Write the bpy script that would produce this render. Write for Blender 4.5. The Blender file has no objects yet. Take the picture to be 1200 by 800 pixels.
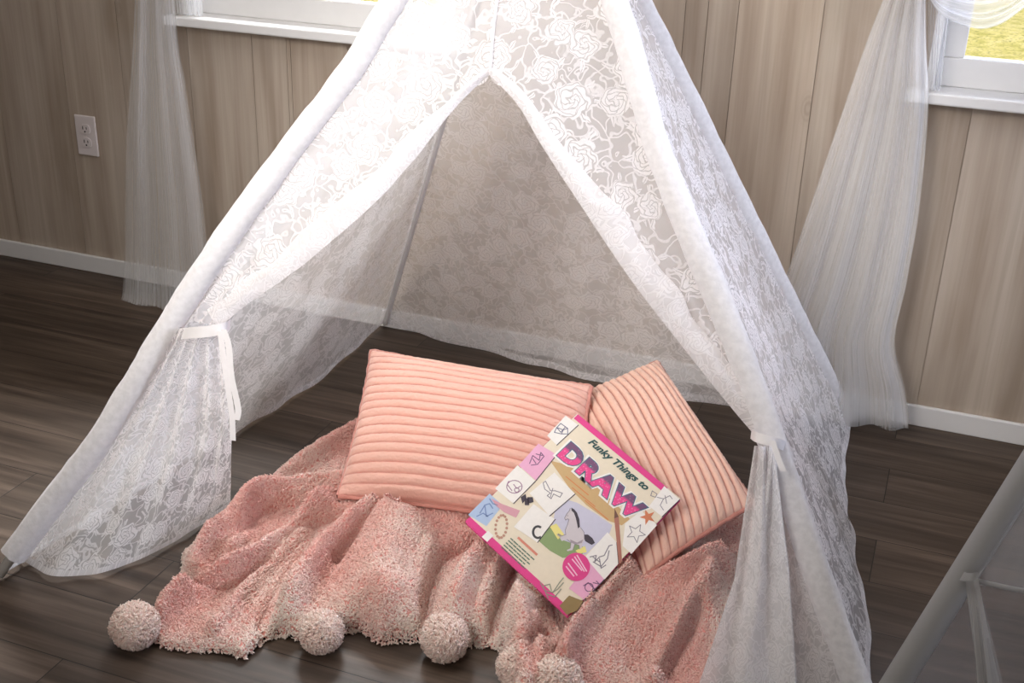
import bpy, math, random
import numpy as np
from mathutils import Vector, Matrix

rng = np.random.RandomState(7)
random.seed(7)
SC = bpy.context.scene
COL = SC.collection

# ------------------------------------------------------------------ camera
F = 1389.0
CH = 1.3
CC = np.array([600., 400.])
d1 = np.append(np.array([-3505., -355.]) - CC, F); d1 /= np.linalg.norm(d1)
d2 = np.append(np.array([500., 3500.]) - CC, F); d2 /= np.linalg.norm(d2)
AX = -d1; AZ = -d2; AX = AX - AZ * (AX @ AZ); AX /= np.linalg.norm(AX); AY = np.cross(AZ, AX)
RM = np.stack([AX, AY, AZ])            # camera (x right, y down, z forward) -> world
CAM = np.array([0., 0., CH])
cd = bpy.data.cameras.new('camera'); cam = bpy.data.objects.new('camera', cd); COL.objects.link(cam)
cm = np.stack([RM[:, 0], -RM[:, 1], -RM[:, 2]], 1)
M4 = Matrix([[*cm[0], 0], [*cm[1], 0], [*cm[2], CH], [0, 0, 0, 1]])
cam.matrix_world = M4
cd.sensor_width = 36; cd.lens = F / 1200 * 36; cd.clip_start = 0.02
SC.camera = cam

# ------------------------------------------------------------------ light
W = bpy.data.worlds.new('daylight'); SC.world = W; W.use_nodes = True
bg = W.node_tree.nodes['Background']
bg.inputs[0].default_value = (1.0, 0.965, 0.925, 1); bg.inputs[1].default_value = 0.66


def aim(o, tgt):
    o.rotation_euler = (Vector(tgt) - o.location).to_track_quat('-Z', 'Y').to_euler()


def area(name, loc, tgt, sx, sy, power, color):
    l = bpy.data.lights.new(name, 'AREA'); l.shape = 'RECTANGLE'; l.size = sx; l.size_y = sy
    l.energy = power; l.color = color
    o = bpy.data.objects.new(name, l); COL.objects.link(o); o.location = loc; aim(o, tgt)
    return o


def spot(name, loc, tgt, power, angle, blend, rad, color):
    l = bpy.data.lights.new(name, 'SPOT'); l.energy = power; l.spot_size = math.radians(angle); l.spot_blend = blend
    l.shadow_soft_size = rad; l.color = color
    o = bpy.data.objects.new(name, l); COL.objects.link(o); o.location = loc; aim(o, tgt)
    return o


spot('added_key_spot', (-1.15, -0.35, 2.1), (-0.86, 2.05, 0.82), 365, 46, 1.0, 0.55, (1.0, 0.955, 0.91))  # added key spot without a fixture; its soft cone dims the corners
area('window_daylight_right', (0.70, 3.30, 1.20), (-0.35, 2.1, 0.72), 0.8, 0.6, 70, (0.74, 0.80, 1.0))
area('window_daylight_left', (-1.6, 3.25, 1.9), (-1.4, 2.3, 0.6), 0.8, 0.7, 210, (0.95, 0.98, 1.0))
area('overhead_fill', (-0.95, 1.75, 2.38), (-0.9, 1.75, 0), 1.3, 1.0, 20, (1.0, 0.96, 0.92))  # added overhead fill that brightens the tent inside; no lamp hangs there
sf = area('side_fill', (2.25, 1.75, 1.5), (-0.45, 2.1, 0.72), 0.7, 0.7, 6.5, (0.74, 0.81, 1.0)); sf.data.spread = math.radians(50)  # added cool fill for the right tent panel; that wall has no window
sl = bpy.data.lights.new('sun', 'SUN'); sl.energy = 2.6; sl.angle = 0.01; sl.color = (1.0, 0.95, 0.86)
so = bpy.data.objects.new('sun', sl); COL.objects.link(so); so.location = (0, -2, 6); so.rotation_euler = Vector((0.05, 0.5, -0.866)).to_track_quat('-Z', 'Y').to_euler()
SC.view_settings.view_transform = 'Standard'; SC.view_settings.look = 'None'
SC.view_settings.gamma = 1.0; SC.view_settings.use_curve_mapping = False
SC.view_settings.exposure = 0.0
try:
    SC.cycles.transparent_max_bounces = 40
    SC.cycles.max_bounces = 8
    SC.cycles.diffuse_bounces = 4
    SC.cycles.sample_clamp_indirect = 6
    SC.cycles.caustics_reflective = False; SC.cycles.caustics_refractive = False
except Exception:
    pass


# ------------------------------------------------------------------ geometry helpers
def ray(p):
    return RM @ np.append(np.array(p, float) - CC, F)


def fl(p, z=0.0):
    d = ray(p); return CAM + d * ((z - CH) / d[2])


def wl(p, y):
    d = ray(p); return CAM + d * (y / d[1])


class Plane:
    def __init__(s, a, b, c):
        s.o = a; s.n = np.cross(b - a, c - a); s.n = s.n / np.linalg.norm(s.n)
        if s.n @ (CAM - a) < 0: s.n = -s.n
        s.u = (b - a) / np.linalg.norm(b - a); s.v = np.cross(s.n, s.u)

    def at(s, p, off=0.0):
        d = ray(p); t = ((s.o + s.n * off - CAM) @ s.n) / (d @ s.n); return CAM + d * t

    def uv(s, w):
        return np.array([(w - s.o) @ s.u, (w - s.o) @ s.v])


def smooth_path(pts, n):
    """Catmull-Rom through pts, resampled to n points evenly by length."""
    P = np.array(pts, float)
    if len(P) == 2:
        return P[0] + (P[1] - P[0]) * np.linspace(0, 1, n)[:, None]
    E = np.vstack([2 * P[0] - P[1], P, 2 * P[-1] - P[-2]])
    out = []
    for i in range(1, len(E) - 2):
        t = np.linspace(0, 1, 16, endpoint=False)[:, None]
        a, b, c, d = E[i - 1], E[i], E[i + 1], E[i + 2]
        out.append(.5 * (2 * b + (c - a) * t + (2 * a - 5 * b + 4 * c - d) * t ** 2 + (3 * b - a - 3 * c + d) * t ** 3))
    out.append(P[-1:]); Q = np.vstack(out)
    s = np.append(0, np.cumsum(np.linalg.norm(np.diff(Q, axis=0), axis=1)))
    return np.stack([np.interp(np.linspace(0, s[-1], n), s, Q[:, k]) for k in range(Q.shape[1])], 1)


def vnoise(x, y, seed=0):
    """smooth value noise, vectorised"""
    x = np.asarray(x, float); y = np.asarray(y, float)
    xi = np.floor(x).astype(np.int64); yi = np.floor(y).astype(np.int64)
    fx = x - xi; fy = y - yi; fx = fx * fx * (3 - 2 * fx); fy = fy * fy * (3 - 2 * fy)

    def h(a, b):
        n = (a * 374761393 + b * 668265263 + seed * 974711) & 0x7fffffff
        n = ((n ^ (n >> 13)) * 1274126177) & 0x7fffffff
        return ((n ^ (n >> 16)) & 0xffff) / 65535.0
    return (h(xi, yi) * (1 - fx) + h(xi + 1, yi) * fx) * (1 - fy) + (h(xi, yi + 1) * (1 - fx) + h(xi + 1, yi + 1) * fx) * fy


def link(name, me, mat=None, parent=None, smooth=True):
    o = bpy.data.objects.new(name, me); COL.objects.link(o)
    if mat is not None: me.materials.append(mat)
    if parent is not None: o.parent = parent
    if smooth: me.polygons.foreach_set('use_smooth', [True] * len(me.polygons))
    return o


def empty(name, loc=(0, 0, 0)):
    o = bpy.data.objects.new(name, None); COL.objects.link(o); o.location = [float(v) for v in loc]
    o.empty_display_size = 0.05
    return o


def tag(o, label, cat, group=None, kind=None):
    o['label'] = label; o['category'] = cat
    if group: o['group'] = group
    if kind: o['kind'] = kind
    return o


def origin(parent):
    return np.array(parent.location) if parent is not None else np.zeros(3)


def big_mesh(name, V, faces, uv=None):
    me = bpy.data.meshes.new(name)
    V = np.asarray(V, np.float32)
    faces = np.asarray(faces, np.int32); k = faces.shape[1]
    me.vertices.add(len(V)); me.vertices.foreach_set('co', V.ravel())
    me.loops.add(faces.size); me.loops.foreach_set('vertex_index', faces.ravel())
    me.polygons.add(len(faces)); me.polygons.foreach_set('loop_start', np.arange(0, faces.size, k, dtype=np.int32))
    me.polygons.foreach_set('loop_total', np.full(len(faces), k, np.int32))
    me.update(calc_edges=True)
    if uv is not None:
        ul = me.uv_layers.new(name='UVMap')
        ul.data.foreach_set('uv', np.asarray(uv, np.float32)[faces.ravel()].ravel())
    return me


def grid_faces(n, m):
    i = np.arange(n - 1)[:, None] * m + np.arange(m - 1)[None, :]
    return np.stack([i, i + 1, i + m + 1, i + m], -1).reshape(-1, 4)


def sheet(name, G, UV, mat, parent=None):
    n, m = G.shape[:2]
    V = G.reshape(-1, 3) - origin_world(parent)
    return link(name, big_mesh(name, V, grid_faces(n, m), UV.reshape(-1, 2)), mat, parent)


def origin_world(o):
    v = np.zeros(3)
    while o is not None:
        v = v + np.array(o.location); o = o.parent
    return v


class MB:
    def __init__(s):
        s.v = []; s.f = []

    def add(s, v, f):
        b = len(s.v); s.v += [tuple(map(float, q)) for q in v]; s.f += [tuple(b + i for i in q) for q in f]

    def box(s, x0, x1, y0, y1, z0, z1):
        s.add([(x0, y0, z0), (x1, y0, z0), (x1, y1, z0), (x0, y1, z0), (x0, y0, z1), (x1, y0, z1), (x1, y1, z1), (x0, y1, z1)],
              [(3, 2, 1, 0), (4, 5, 6, 7), (0, 1, 5, 4), (1, 2, 6, 5), (2, 3, 7, 6), (3, 0, 4, 7)])

    def tube(s, P, rad, seg=12, caps=True, wob=None):
        P = np.array(P, float); n = len(P)
        rad = np.full(n, rad) if np.isscalar(rad) else np.array(rad)
        T = np.gradient(P, axis=0); T /= np.linalg.norm(T, axis=1)[:, None] + 1e-12
        a = np.array([0, 0, 1.]) if abs(T[0][2]) < .9 else np.array([1., 0, 0])
        V = []
        for i in range(n):
            u = np.cross(T[i], a); u /= np.linalg.norm(u); w = np.cross(T[i], u)
            for k in range(seg):
                th = 2 * math.pi * k / seg
                r = rad[i] * (1 if wob is None else wob[i, k])
                V.append(P[i] + r * (math.cos(th) * u + math.sin(th) * w))
        f = [(i * seg + k, i * seg + (k + 1) % seg, (i + 1) * seg + (k + 1) % seg, (i + 1) * seg + k) for i in range(n - 1) for k in range(seg)]
        if caps: f += [tuple(range(seg))[::-1], tuple((n - 1) * seg + k for k in range(seg))]
        s.add(V, f)

    def ribbon(s, P, width, side):
        P = np.array(P, float); side = np.array(side, float) / np.linalg.norm(side)
        V = []
        for p in P: V += [p - side * width / 2, p + side * width / 2]
        s.add(V, [(2 * i, 2 * i + 1, 2 * i + 3, 2 * i + 2) for i in range(len(P) - 1)])

    def build(s, name, mat, parent=None, smooth=False, bevel=0):
        me = bpy.data.meshes.new(name)
        o0 = origin_world(parent)
        me.from_pydata([tuple(np.array(q) - o0) for q in s.v], [], s.f)
        me.update()
        o = link(name, me, mat, parent, smooth)
        if bevel:
            m = o.modifiers.new('bevel', 'BEVEL'); m.width = bevel; m.segments = 2; m.limit_method = 'ANGLE'
        return o


# ------------------------------------------------------------------ material helpers
class NT:
    def __init__(s, name):
        s.m = bpy.data.materials.new(name); s.m.use_nodes = True
        s.t = s.m.node_tree; s.t.nodes.clear()
        s.out = s.t.nodes.new('ShaderNodeOutputMaterial')

    def n(s, typ, ins=None, **props):
        nd = s.t.nodes.new('ShaderNode' + typ)
        for k, v in props.items(): setattr(nd, k, v)
        for k, v in (ins or {}).items():
            sk = nd.inputs[k]
            if isinstance(v, bpy.types.NodeSocket): s.t.links.new(v, sk)
            else: sk.default_value = v
        return nd

    def math(s, op, a, b=None, c=None, clamp=False):
        ins = {0: a}
        if b is not None: ins[1] = b
        if c is not None: ins[2] = c
        return s.n('Math', ins, operation=op, use_clamp=clamp).outputs[0]

    def step(s, x, lo, hi):
        return s.n('MapRange', {0: x, 1: lo, 2: hi, 3: 0.0, 4: 1.0}, interpolation_type='SMOOTHSTEP').outputs[0]

    def mixc(s, f, a, b, blend='MIX'):
        nd = s.n('MixRGB', {0: f, 1: a, 2: b}, blend_type=blend)
        return nd.outputs[0]

    def ramp(s, x, stops):
        nd = s.n('ValToRGB', {0: x}); e = nd.color_ramp.elements
        while len(e) < len(stops): e.new(0.5)
        for q, (p, c) in zip(e, stops): q.position = p; q.color = c
        return nd.outputs[0]

    def surf(s, sh):
        s.t.links.new(sh, s.out.inputs[0]); return s.m


def rgb(r, g, b):
    f = lambda c: ((c / 255 + .055) / 1.055) ** 2.4 if c > 10 else c / 255 / 12.92
    return (f(r), f(g), f(b), 1)


def plain(name, col, rough=0.6, noise=0.06, scale=40, bump=0.0, spec=0.3):
    t = NT(name)
    tc = t.n('TexCoord')
    nz = t.n('TexNoise', {'Vector': tc.outputs['Object'], 'Scale': scale, 'Detail': 3.0})
    c2 = tuple(min(1, v * (1 - 2 * noise)) for v in col[:3]) + (1,)
    c = t.mixc(nz.outputs[0], c2, col)
    ins = {'Base Color': c, 'Roughness': rough, 'Specular IOR Level': spec}
    if bump: ins['Normal'] = t.n('Bump', {'Height': nz.outputs[0], 'Strength': bump, 'Distance': 0.003}).outputs[0]
    return t.surf(t.n('BsdfPrincipled', ins).outputs[0])


def fabric(t, alpha, col=(0.93, 0.915, 0.92, 1), trans=0.40, normal=None):
    i1 = {'Color': col, 'Roughness': 0.5}; i2 = {'Color': col}
    if normal is not None: i1['Normal'] = normal; i2['Normal'] = normal
    d = t.n('BsdfDiffuse', i1); tr = t.n('BsdfTranslucent', i2)
    cl = t.n('MixShader', {0: trans, 1: d.outputs[0], 2: tr.outputs[0]})
    tp = t.n('BsdfTransparent')
    return t.surf(t.n('MixShader', {0: alpha, 1: tp.outputs[0], 2: cl.outputs[0]}).outputs[0])


def lace_material(name, net, flower, cell=0.125, rot=0.3):
    t = NT(name)
    uv = t.n('UVMap')
    mp = t.n('Mapping', {'Vector': uv.outputs[0], 'Scale': (1 / cell, 1 / cell, 1), 'Rotation': (0, 0, rot)})
    w = t.n('TexNoise', {'Vector': mp.outputs[0], 'Scale': 3.2, 'Detail': 1.0}, noise_dimensions='2D')
    wo = t.n('VectorMath', {0: w.outputs['Color'], 1: (0.5, 0.5, 0.5)}, operation='SUBTRACT')
    wo2 = t.n('VectorMath', {0: wo.outputs[0], 1: (0.22, 0.22, 0)}, operation='MULTIPLY')
    P = t.n('VectorMath', {0: mp.outputs[0], 1: wo2.outputs[0]}, operation='ADD').outputs[0]
    v = t.n('TexVoronoi', {'Vector': P, 'Scale': 1.0, 'Randomness': 0.62}, voronoi_dimensions='2D', feature='F1')
    loc = t.n('VectorMath', {0: P, 1: v.outputs['Position']}, operation='SUBTRACT').outputs[0]
    sx = t.n('SeparateXYZ', {0: loc}); sc = t.n('SeparateColor', {0: v.outputs['Color']})
    th = t.math('ADD', t.math('ARCTAN2', sx.outputs[1], sx.outputs[0]), t.math('MULTIPLY', sc.outputs[0], 6.28))
    r = t.math('MULTIPLY', v.outputs['Distance'], t.math('ADD', t.math('MULTIPLY', sc.outputs[1], 0.35), 0.85))
    wave = t.math('ADD', t.math('MULTIPLY', t.math('SINE', t.math('MULTIPLY', th, 5.0)), 0.10), 1.0)
    rp = t.math('MULTIPLY', r, wave)
    inside = t.math('SUBTRACT', 1.0, t.step(rp, 0.36, 0.39))
    spiral = t.math('FRACT', t.math('ADD', t.math('MULTIPLY', rp, 9.0), t.math('MULTIPLY', th, 0.159)))
    gap = t.math('MULTIPLY', t.step(spiral, 0.06, 0.26), t.math('SUBTRACT', 1.0, t.step(spiral, 0.9, 1.0)))
    rad = t.math('ABSOLUTE', t.math('SINE', t.math('ADD', t.math('MULTIPLY', th, 2.5), t.math('MULTIPLY', rp, 14.0))))
    gap2 = t.math('MULTIPLY', gap, t.step(rad, 0.05, 0.30))
    rose = t.math('MULTIPLY', inside, t.math('ADD', t.math('MULTIPLY', gap2, 0.85), 0.12))
    # leaves round each rose
    a = t.math('SUBTRACT', t.math('FRACT', t.math('MULTIPLY', th, 4 / 6.2832)), 0.5)
    ang = t.math('MULTIPLY', t.math('MULTIPLY', a, 1.5708), r)
    e1 = t.math('POWER', t.math('DIVIDE', t.math('SUBTRACT', r, 0.49), 0.14), 2.0)
    e2 = t.math('POWER', t.math('DIVIDE', ang, 0.060), 2.0)
    el = t.math('ADD', e1, e2)
    leaf = t.math('MULTIPLY', t.math('SUBTRACT', 1.0, t.step(el, 0.8, 1.1)), t.step(t.math('ABSOLUTE', ang), 0.004, 0.016))
    # curly vines
    w2 = t.n('TexNoise', {'Vector': mp.outputs[0], 'Scale': 2.2, 'Detail': 1.0}, noise_dimensions='2D')
    wv = t.n('VectorMath', {0: w2.outputs['Color'], 1: (0.75, 0.75, 0)}, operation='MULTIPLY')
    P2 = t.n('VectorMath', {0: mp.outputs[0], 1: wv.outputs[0]}, operation='ADD').outputs[0]
    ve = t.n('TexVoronoi', {'Vector': P2, 'Scale': 2.3, 'Randomness': 0.95}, voronoi_dimensions='2D', feature='DISTANCE_TO_EDGE')
    vine = t.math('SUBTRACT', 1.0, t.step(ve.outputs['Distance'], 0.040, 0.105))
    vine = t.math('MULTIPLY', vine, t.math('SUBTRACT', 1.0, inside))
    vb = t.n('TexVoronoi', {'Vector': P2, 'Scale': 2.3, 'Randomness': 0.95}, voronoi_dimensions='2D', feature='F1')
    sb = t.n('SeparateColor', {0: vb.outputs['Color']})
    bsz = t.math('ADD', t.math('MULTIPLY', sb.outputs[0], 0.20), 0.06)
    brel = t.math('DIVIDE', vb.outputs['Distance'], bsz)
    bud = t.math('MULTIPLY', t.math('SUBTRACT', 1.0, t.step(brel, 0.85, 1.1)), t.step(brel, 0.25, 0.5))
    bud = t.math('MULTIPLY', t.math('MULTIPLY', bud, t.step(sb.outputs[1], 0.45, 0.5)), t.math('MULTIPLY', t.math('SUBTRACT', 1.0, inside), 0.75))
    m = t.math('MAXIMUM', t.math('MAXIMUM', rose, t.math('MULTIPLY', leaf, 0.9)), t.math('MAXIMUM', t.math('MULTIPLY', vine, 0.72), bud))
    fine = t.n('TexNoise', {'Vector': mp.outputs[0], 'Scale': 26.0, 'Detail': 1.0}, noise_dimensions='2D')
    m = t.math('MULTIPLY', m, t.math('ADD', t.math('MULTIPLY', fine.outputs[0], 0.5), 0.72), clamp=True)
    al = t.math('ADD', net, t.math('MULTIPLY', m, flower - net))
    return fabric(t, al)


LACE = lace_material('white_rose_lace', 0.40, 0.94, 0.074)
LACE_IN = lace_material('white_rose_lace_back', 0.46, 0.74, 0.072, 1.1)
LACE_FOLD = lace_material('folded_rose_lace', 0.70, 0.96, 0.075, 0.6)
LACE2 = lace_material('doubled_rose_lace', 0.70, 0.97, 0.075, 0.9)


def sleeve_material():
    t = NT('gathered_lace_sleeve')
    tc = t.n('TexCoord')
    nz = t.n('TexNoise', {'Vector': tc.outputs['Object'], 'Scale': 95.0, 'Detail': 3.0})
    b = t.n('Bump', {'Height': nz.outputs[0], 'Strength': 0.45, 'Distance': 0.004})
    al = t.math('ADD', t.math('MULTIPLY', t.step(nz.outputs[0], 0.25, 0.75), 0.14), 0.80)
    return fabric(t, al, (0.94, 0.92, 0.925, 1), 0.25, b.outputs[0])


SLEEVE = sleeve_material()


def tulle_material(name, a0, a1, col=(0.90, 0.90, 0.90, 1)):
    t = NT(name)
    uv = t.n('UVMap')
    mp = t.n('Mapping', {'Vector': uv.outputs[0], 'Scale': (26, 0.8, 1)})
    nz = t.n('TexNoise', {'Vector': mp.outputs[0], 'Scale': 1.0, 'Detail': 2.0}, noise_dimensions='2D')
    al = t.math('ADD', t.math('MULTIPLY', t.step(nz.outputs[0], 0.3, 0.7), a1 - a0), a0)
    return fabric(t, al, col, 0.4)


TULLE = tulle_material('white_tulle', 0.24, 0.33)
TULLE_DIM = tulle_material('dimmed_voile', 0.26, 0.34, (0.55, 0.54, 0.53, 1))  # grey is the dim corner's vignette painted into the cloth colour
WHITE = plain('white_paint', rgb(226, 224, 222), 0.45, 0.03, 30)
PLASTIC = plain('white_plastic', rgb(218, 208, 206), 0.35, 0.02, 30)
DARK = plain('dark_slot', rgb(48, 40, 38), 0.6)
SLEEVE_DIM = tulle_material('dimmed_voile_sleeve', 0.85, 0.92, (0.50, 0.49, 0.48, 1))  # sleeve colour darkened the same way for the dim corner
POLE = plain('white_wood_pole', rgb(214, 212, 208), 0.5, 0.06, 30)
RIB = plain('white_ribbon', rgb(244, 240, 240), 0.7, 0.03, 90, 0.2)


def wall_material():
    t = NT('whitewashed_pine_boards')
    tc = t.n('TexCoord')
    sx = t.n('SeparateXYZ', {0: tc.outputs['Object']})
    # one tone per board, carried by the vertex attribute written with each board
    at = t.n('Attribute', attribute_name='board')
    off = t.n('CombineXYZ', {0: t.math('MULTIPLY', at.outputs['Fac'], 37.0), 1: 0.0, 2: t.math('MULTIPLY', at.outputs['Fac'], 91.0)})
    p = t.n('VectorMath', {0: tc.outputs['Object'], 1: off.outputs[0]}, operation='ADD').outputs[0]
    g1 = t.n('TexNoise', {'Vector': t.n('Mapping', {'Vector': p, 'Scale': (19, 1, 0.9)}).outputs[0], 'Scale': 1.0, 'Detail': 4.0, 'Distortion': 0.5})
    g2 = t.n('TexNoise', {'Vector': t.n('Mapping', {'Vector': p, 'Scale': (130, 1, 3.0)}).outputs[0], 'Scale': 1.0, 'Detail': 3.0})
    blot = t.n('TexNoise', {'Vector': t.n('Mapping', {'Vector': p, 'Scale': (7, 1, 2.4)}).outputs[0], 'Scale': 1.0, 'Detail': 3.0})
    kn = t.n('TexVoronoi', {'Vector': t.n('Mapping', {'Vector': p, 'Scale': (5.0, 1, 2.6)}).outputs[0], 'Scale': 1.0, 'Randomness': 1.0}, feature='F1')
    knot = t.math('SUBTRACT', 1.0, t.step(kn.outputs['Distance'], 0.03, 0.13))
    ring = t.math('MULTIPLY', knot, t.math('ADD', t.math('MULTIPLY', t.math('SINE', t.math('MULTIPLY', kn.outputs['Distance'], 190.0)), 0.25), 0.6))
    c = t.ramp(g1.outputs[0], [(0.28, rgb(148, 131, 114)), (0.5, rgb(176, 160, 144)), (0.75, rgb(196, 183, 168))])
    c = t.mixc(t.math('MULTIPLY', t.step(g2.outputs[0], 0.35, 0.75), 0.28), c, rgb(146, 130, 113))
    c = t.mixc(t.math('MULTIPLY', t.step(blot.outputs[0], 0.42, 0.72), 0.35), c, rgb(196, 184, 170))
    c = t.mixc(t.math('MULTIPLY', ring, 0.35), c, rgb(112, 96, 80))
    tone = t.math('ADD', t.math('MULTIPLY', at.outputs['Fac'], 0.16), 0.88)
    c = t.mixc(1.0, c, t.n('CombineColor', {0: tone, 1: tone, 2: tone}).outputs[0], 'MULTIPLY')
    b = t.n('Bump', {'Height': g2.outputs[0], 'Strength': 0.15, 'Distance': 0.002})
    return t.surf(t.n('BsdfPrincipled', {'Base Color': c, 'Roughness': 0.55, 'Specular IOR Level': 0.3, 'Normal': b.outputs[0]}).outputs[0])


def floor_material():
    t = NT('dark_oak_vinyl_planks')
    tc = t.n('TexCoord')
    br = t.n('TexBrick', {'Vector': tc.outputs['Object'], 'Color1': (0, 0, 0, 1), 'Color2': (1, 1, 1, 1), 'Mortar': (0.5, 0.5, 0.5, 1),
                          'Scale': 1.0, 'Mortar Size': 0.0011, 'Mortar Smooth': 0.2, 'Bias': 0.0, 'Brick Width': 1.22, 'Row Height': 0.152})
    br.offset = 0.37
    tone = t.n('SeparateColor', {0: br.outputs['Color']}).outputs[0]
    off = t.n('CombineXYZ', {0: t.math('MULTIPLY', tone, 17.0), 1: t.math('MULTIPLY', tone, 5.0), 2: 0.0})
    p = t.n('VectorMath', {0: tc.outputs['Object'], 1: off.outputs[0]}, operation='ADD').outputs[0]
    g1 = t.n('TexNoise', {'Vector': t.n('Mapping', {'Vector': p, 'Scale': (2.2, 34, 1)}).outputs[0], 'Scale': 1.0, 'Detail': 5.0, 'Distortion': 0.6})
    g2 = t.n('TexNoise', {'Vector': t.n('Mapping', {'Vector': p, 'Scale': (5, 130, 1)}).outputs[0], 'Scale': 1.0, 'Detail': 3.0})
    kn = t.n('TexVoronoi', {'Vector': t.n('Mapping', {'Vector': p, 'Scale': (2.1, 6.5, 1)}).outputs[0], 'Scale': 1.0}, feature='F1')
    knot = t.math('SUBTRACT', 1.0, t.step(kn.outputs['Distance'], 0.02, 0.12))
    c = t.ramp(g1.outputs[0], [(0.26, rgb(52, 41, 34)), (0.5, rgb(78, 65, 55)), (0.78, rgb(108, 92, 80))])
    c = t.mixc(t.math('MULTIPLY', t.step(g2.outputs[0], 0.4, 0.75), 0.35), c, rgb(60, 49, 41))
    c = t.mixc(t.math('MULTIPLY', knot, 0.5), c, rgb(48, 38, 31))
    tn = t.math('ADD', t.math('MULTIPLY', tone, 0.40), 0.78)
    c = t.mixc(1.0, c, t.n('CombineColor', {0: tn, 1: tn, 2: tn}).outputs[0], 'MULTIPLY')
    c = t.mixc(br.outputs['Fac'], c, rgb(30, 24, 20))
    hgt = t.math('SUBTRACT', t.math('MULTIPLY', g2.outputs[0], 0.3), br.outputs['Fac'])
    b = t.n('Bump', {'Height': hgt, 'Strength': 0.35, 'Distance': 0.0015})
    rg = t.math('ADD', t.math('MULTIPLY', g2.outputs[0], 0.15), 0.42)
    return t.surf(t.n('BsdfPrincipled', {'Base Color': c, 'Roughness': rg, 'Specular IOR Level': 0.35, 'Normal': b.outputs[0]}).outputs[0])


# ================================================================== ROOM
YW = 2.68                                         # wall face
XL, XR, ZC = -3.6, 2.4, 2.45
f = MB(); f.add([(XL, -3.2, 0), (XR, -3.2, 0), (XR, YW + .1, 0), (XL, YW + .1, 0), (XL, -3.2, -.05), (XR, -3.2, -.05), (XR, YW + .1, -.05), (XL, YW + .1, -.05)],
                [(0, 1, 2, 3), (7, 6, 5, 4), (4, 5, 1, 0), (5, 6, 2, 1), (6, 7, 3, 2), (7, 4, 0, 3)])
fo = f.build('floor', floor_material()); fo['kind'] = 'structure'
f = MB(); f.box(XL, XR, -3.2, YW + .1, ZC, ZC + .05)
o = f.build('ceiling', WHITE); o['kind'] = 'structure'
WALLM = wall_material()

SILLZ = 0.785                                      # top of both sills
WIN = [(wl((214, 14), YW)[0], wl((533, 40), YW)[0]), (wl((1084, 100), YW)[0], wl((1084, 100), YW)[0] + 0.72)]
WTOP = 1.62
seam_px = [(3, 140), (83, 150), (150, 150), (236, 250), (299, 120), (338, 110), (797, 84), (858, 84), (1126, 200)]
seams = sorted([wl(p, YW)[0] for p in seam_px] + list(np.arange(-1.62, -0.9, 0.165)) + [-0.55, -0.30] + list(np.arange(XL, -2.75, 0.2)) + list(np.arange(0.3, XR, 0.2)) + [XR])


def wall_boards():
    m = MB(); tones = []
    g = 0.0007
    for i in range(len(seams) - 1):
        a, b = seams[i] + g, seams[i + 1] - g
        if b - a < .01: continue
        tone = rng.rand()
        xs = [a, b]
        for w in WIN:
            xs += [x for x in w if a < x < b]
        xs = sorted(xs)
        for x0, x1 in zip(xs[:-1], xs[1:]):
            mid = (x0 + x1) / 2
            spans = [(0, ZC)]
            for w in WIN:
                if w[0] < mid < w[1]: spans = [(0, SILLZ - .03), (WTOP, ZC)]
            for z0, z1 in spans:
                n0 = len(m.v); m.box(x0, x1, YW, YW + .014, z0, z1); tones += [tone] * (len(m.v) - n0)
    # backing behind the grooves
    xs = sorted([XL, XR] + [x for w in WIN for x in w])
    for x0, x1 in zip(xs[:-1], xs[1:]):
        mid = (x0 + x1) / 2
        spans = [(0, ZC)]
        for w in WIN:
            if w[0] < mid < w[1]: spans = [(0, SILLZ - .03), (WTOP, ZC)]
        for z0, z1 in spans:
            n0 = len(m.v); m.box(x0, x1, YW + .0035, YW + .10, z0, z1); tones += [0.0] * (len(m.v) - n0)
    o = m.build('wall_back', WALLM)
    at = o.data.attributes.new('board', 'FLOAT', 'POINT'); at.data.foreach_set('value', np.array(tones, np.float32))
    o['kind'] = 'structure'


wall_boards()
for nm, x0, x1 in (('wall_left', XL - .1, XL), ('wall_right', XR, XR + .1)):
    m = MB(); m.box(x0, x1, -3.2, YW + .1, 0, ZC); o = m.build(nm, WALLM); o['kind'] = 'structure'
m = MB(); m.box(XL, XR, YW - .012, YW, 0, .052)
o = m.build('baseboard_back', WHITE, bevel=.003); o['kind'] = 'structure'


def glass_material():
    t = NT('window_glass')
    fr = t.n('Fresnel', {'IOR': 1.25})
    g = t.n('BsdfGlossy', {'Roughness': 0.02}); tp = t.n('BsdfTransparent')
    return t.surf(t.n('MixShader', {0: fr.outputs[0], 1: tp.outputs[0], 2: g.outputs[0]}).outputs[0])


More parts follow.
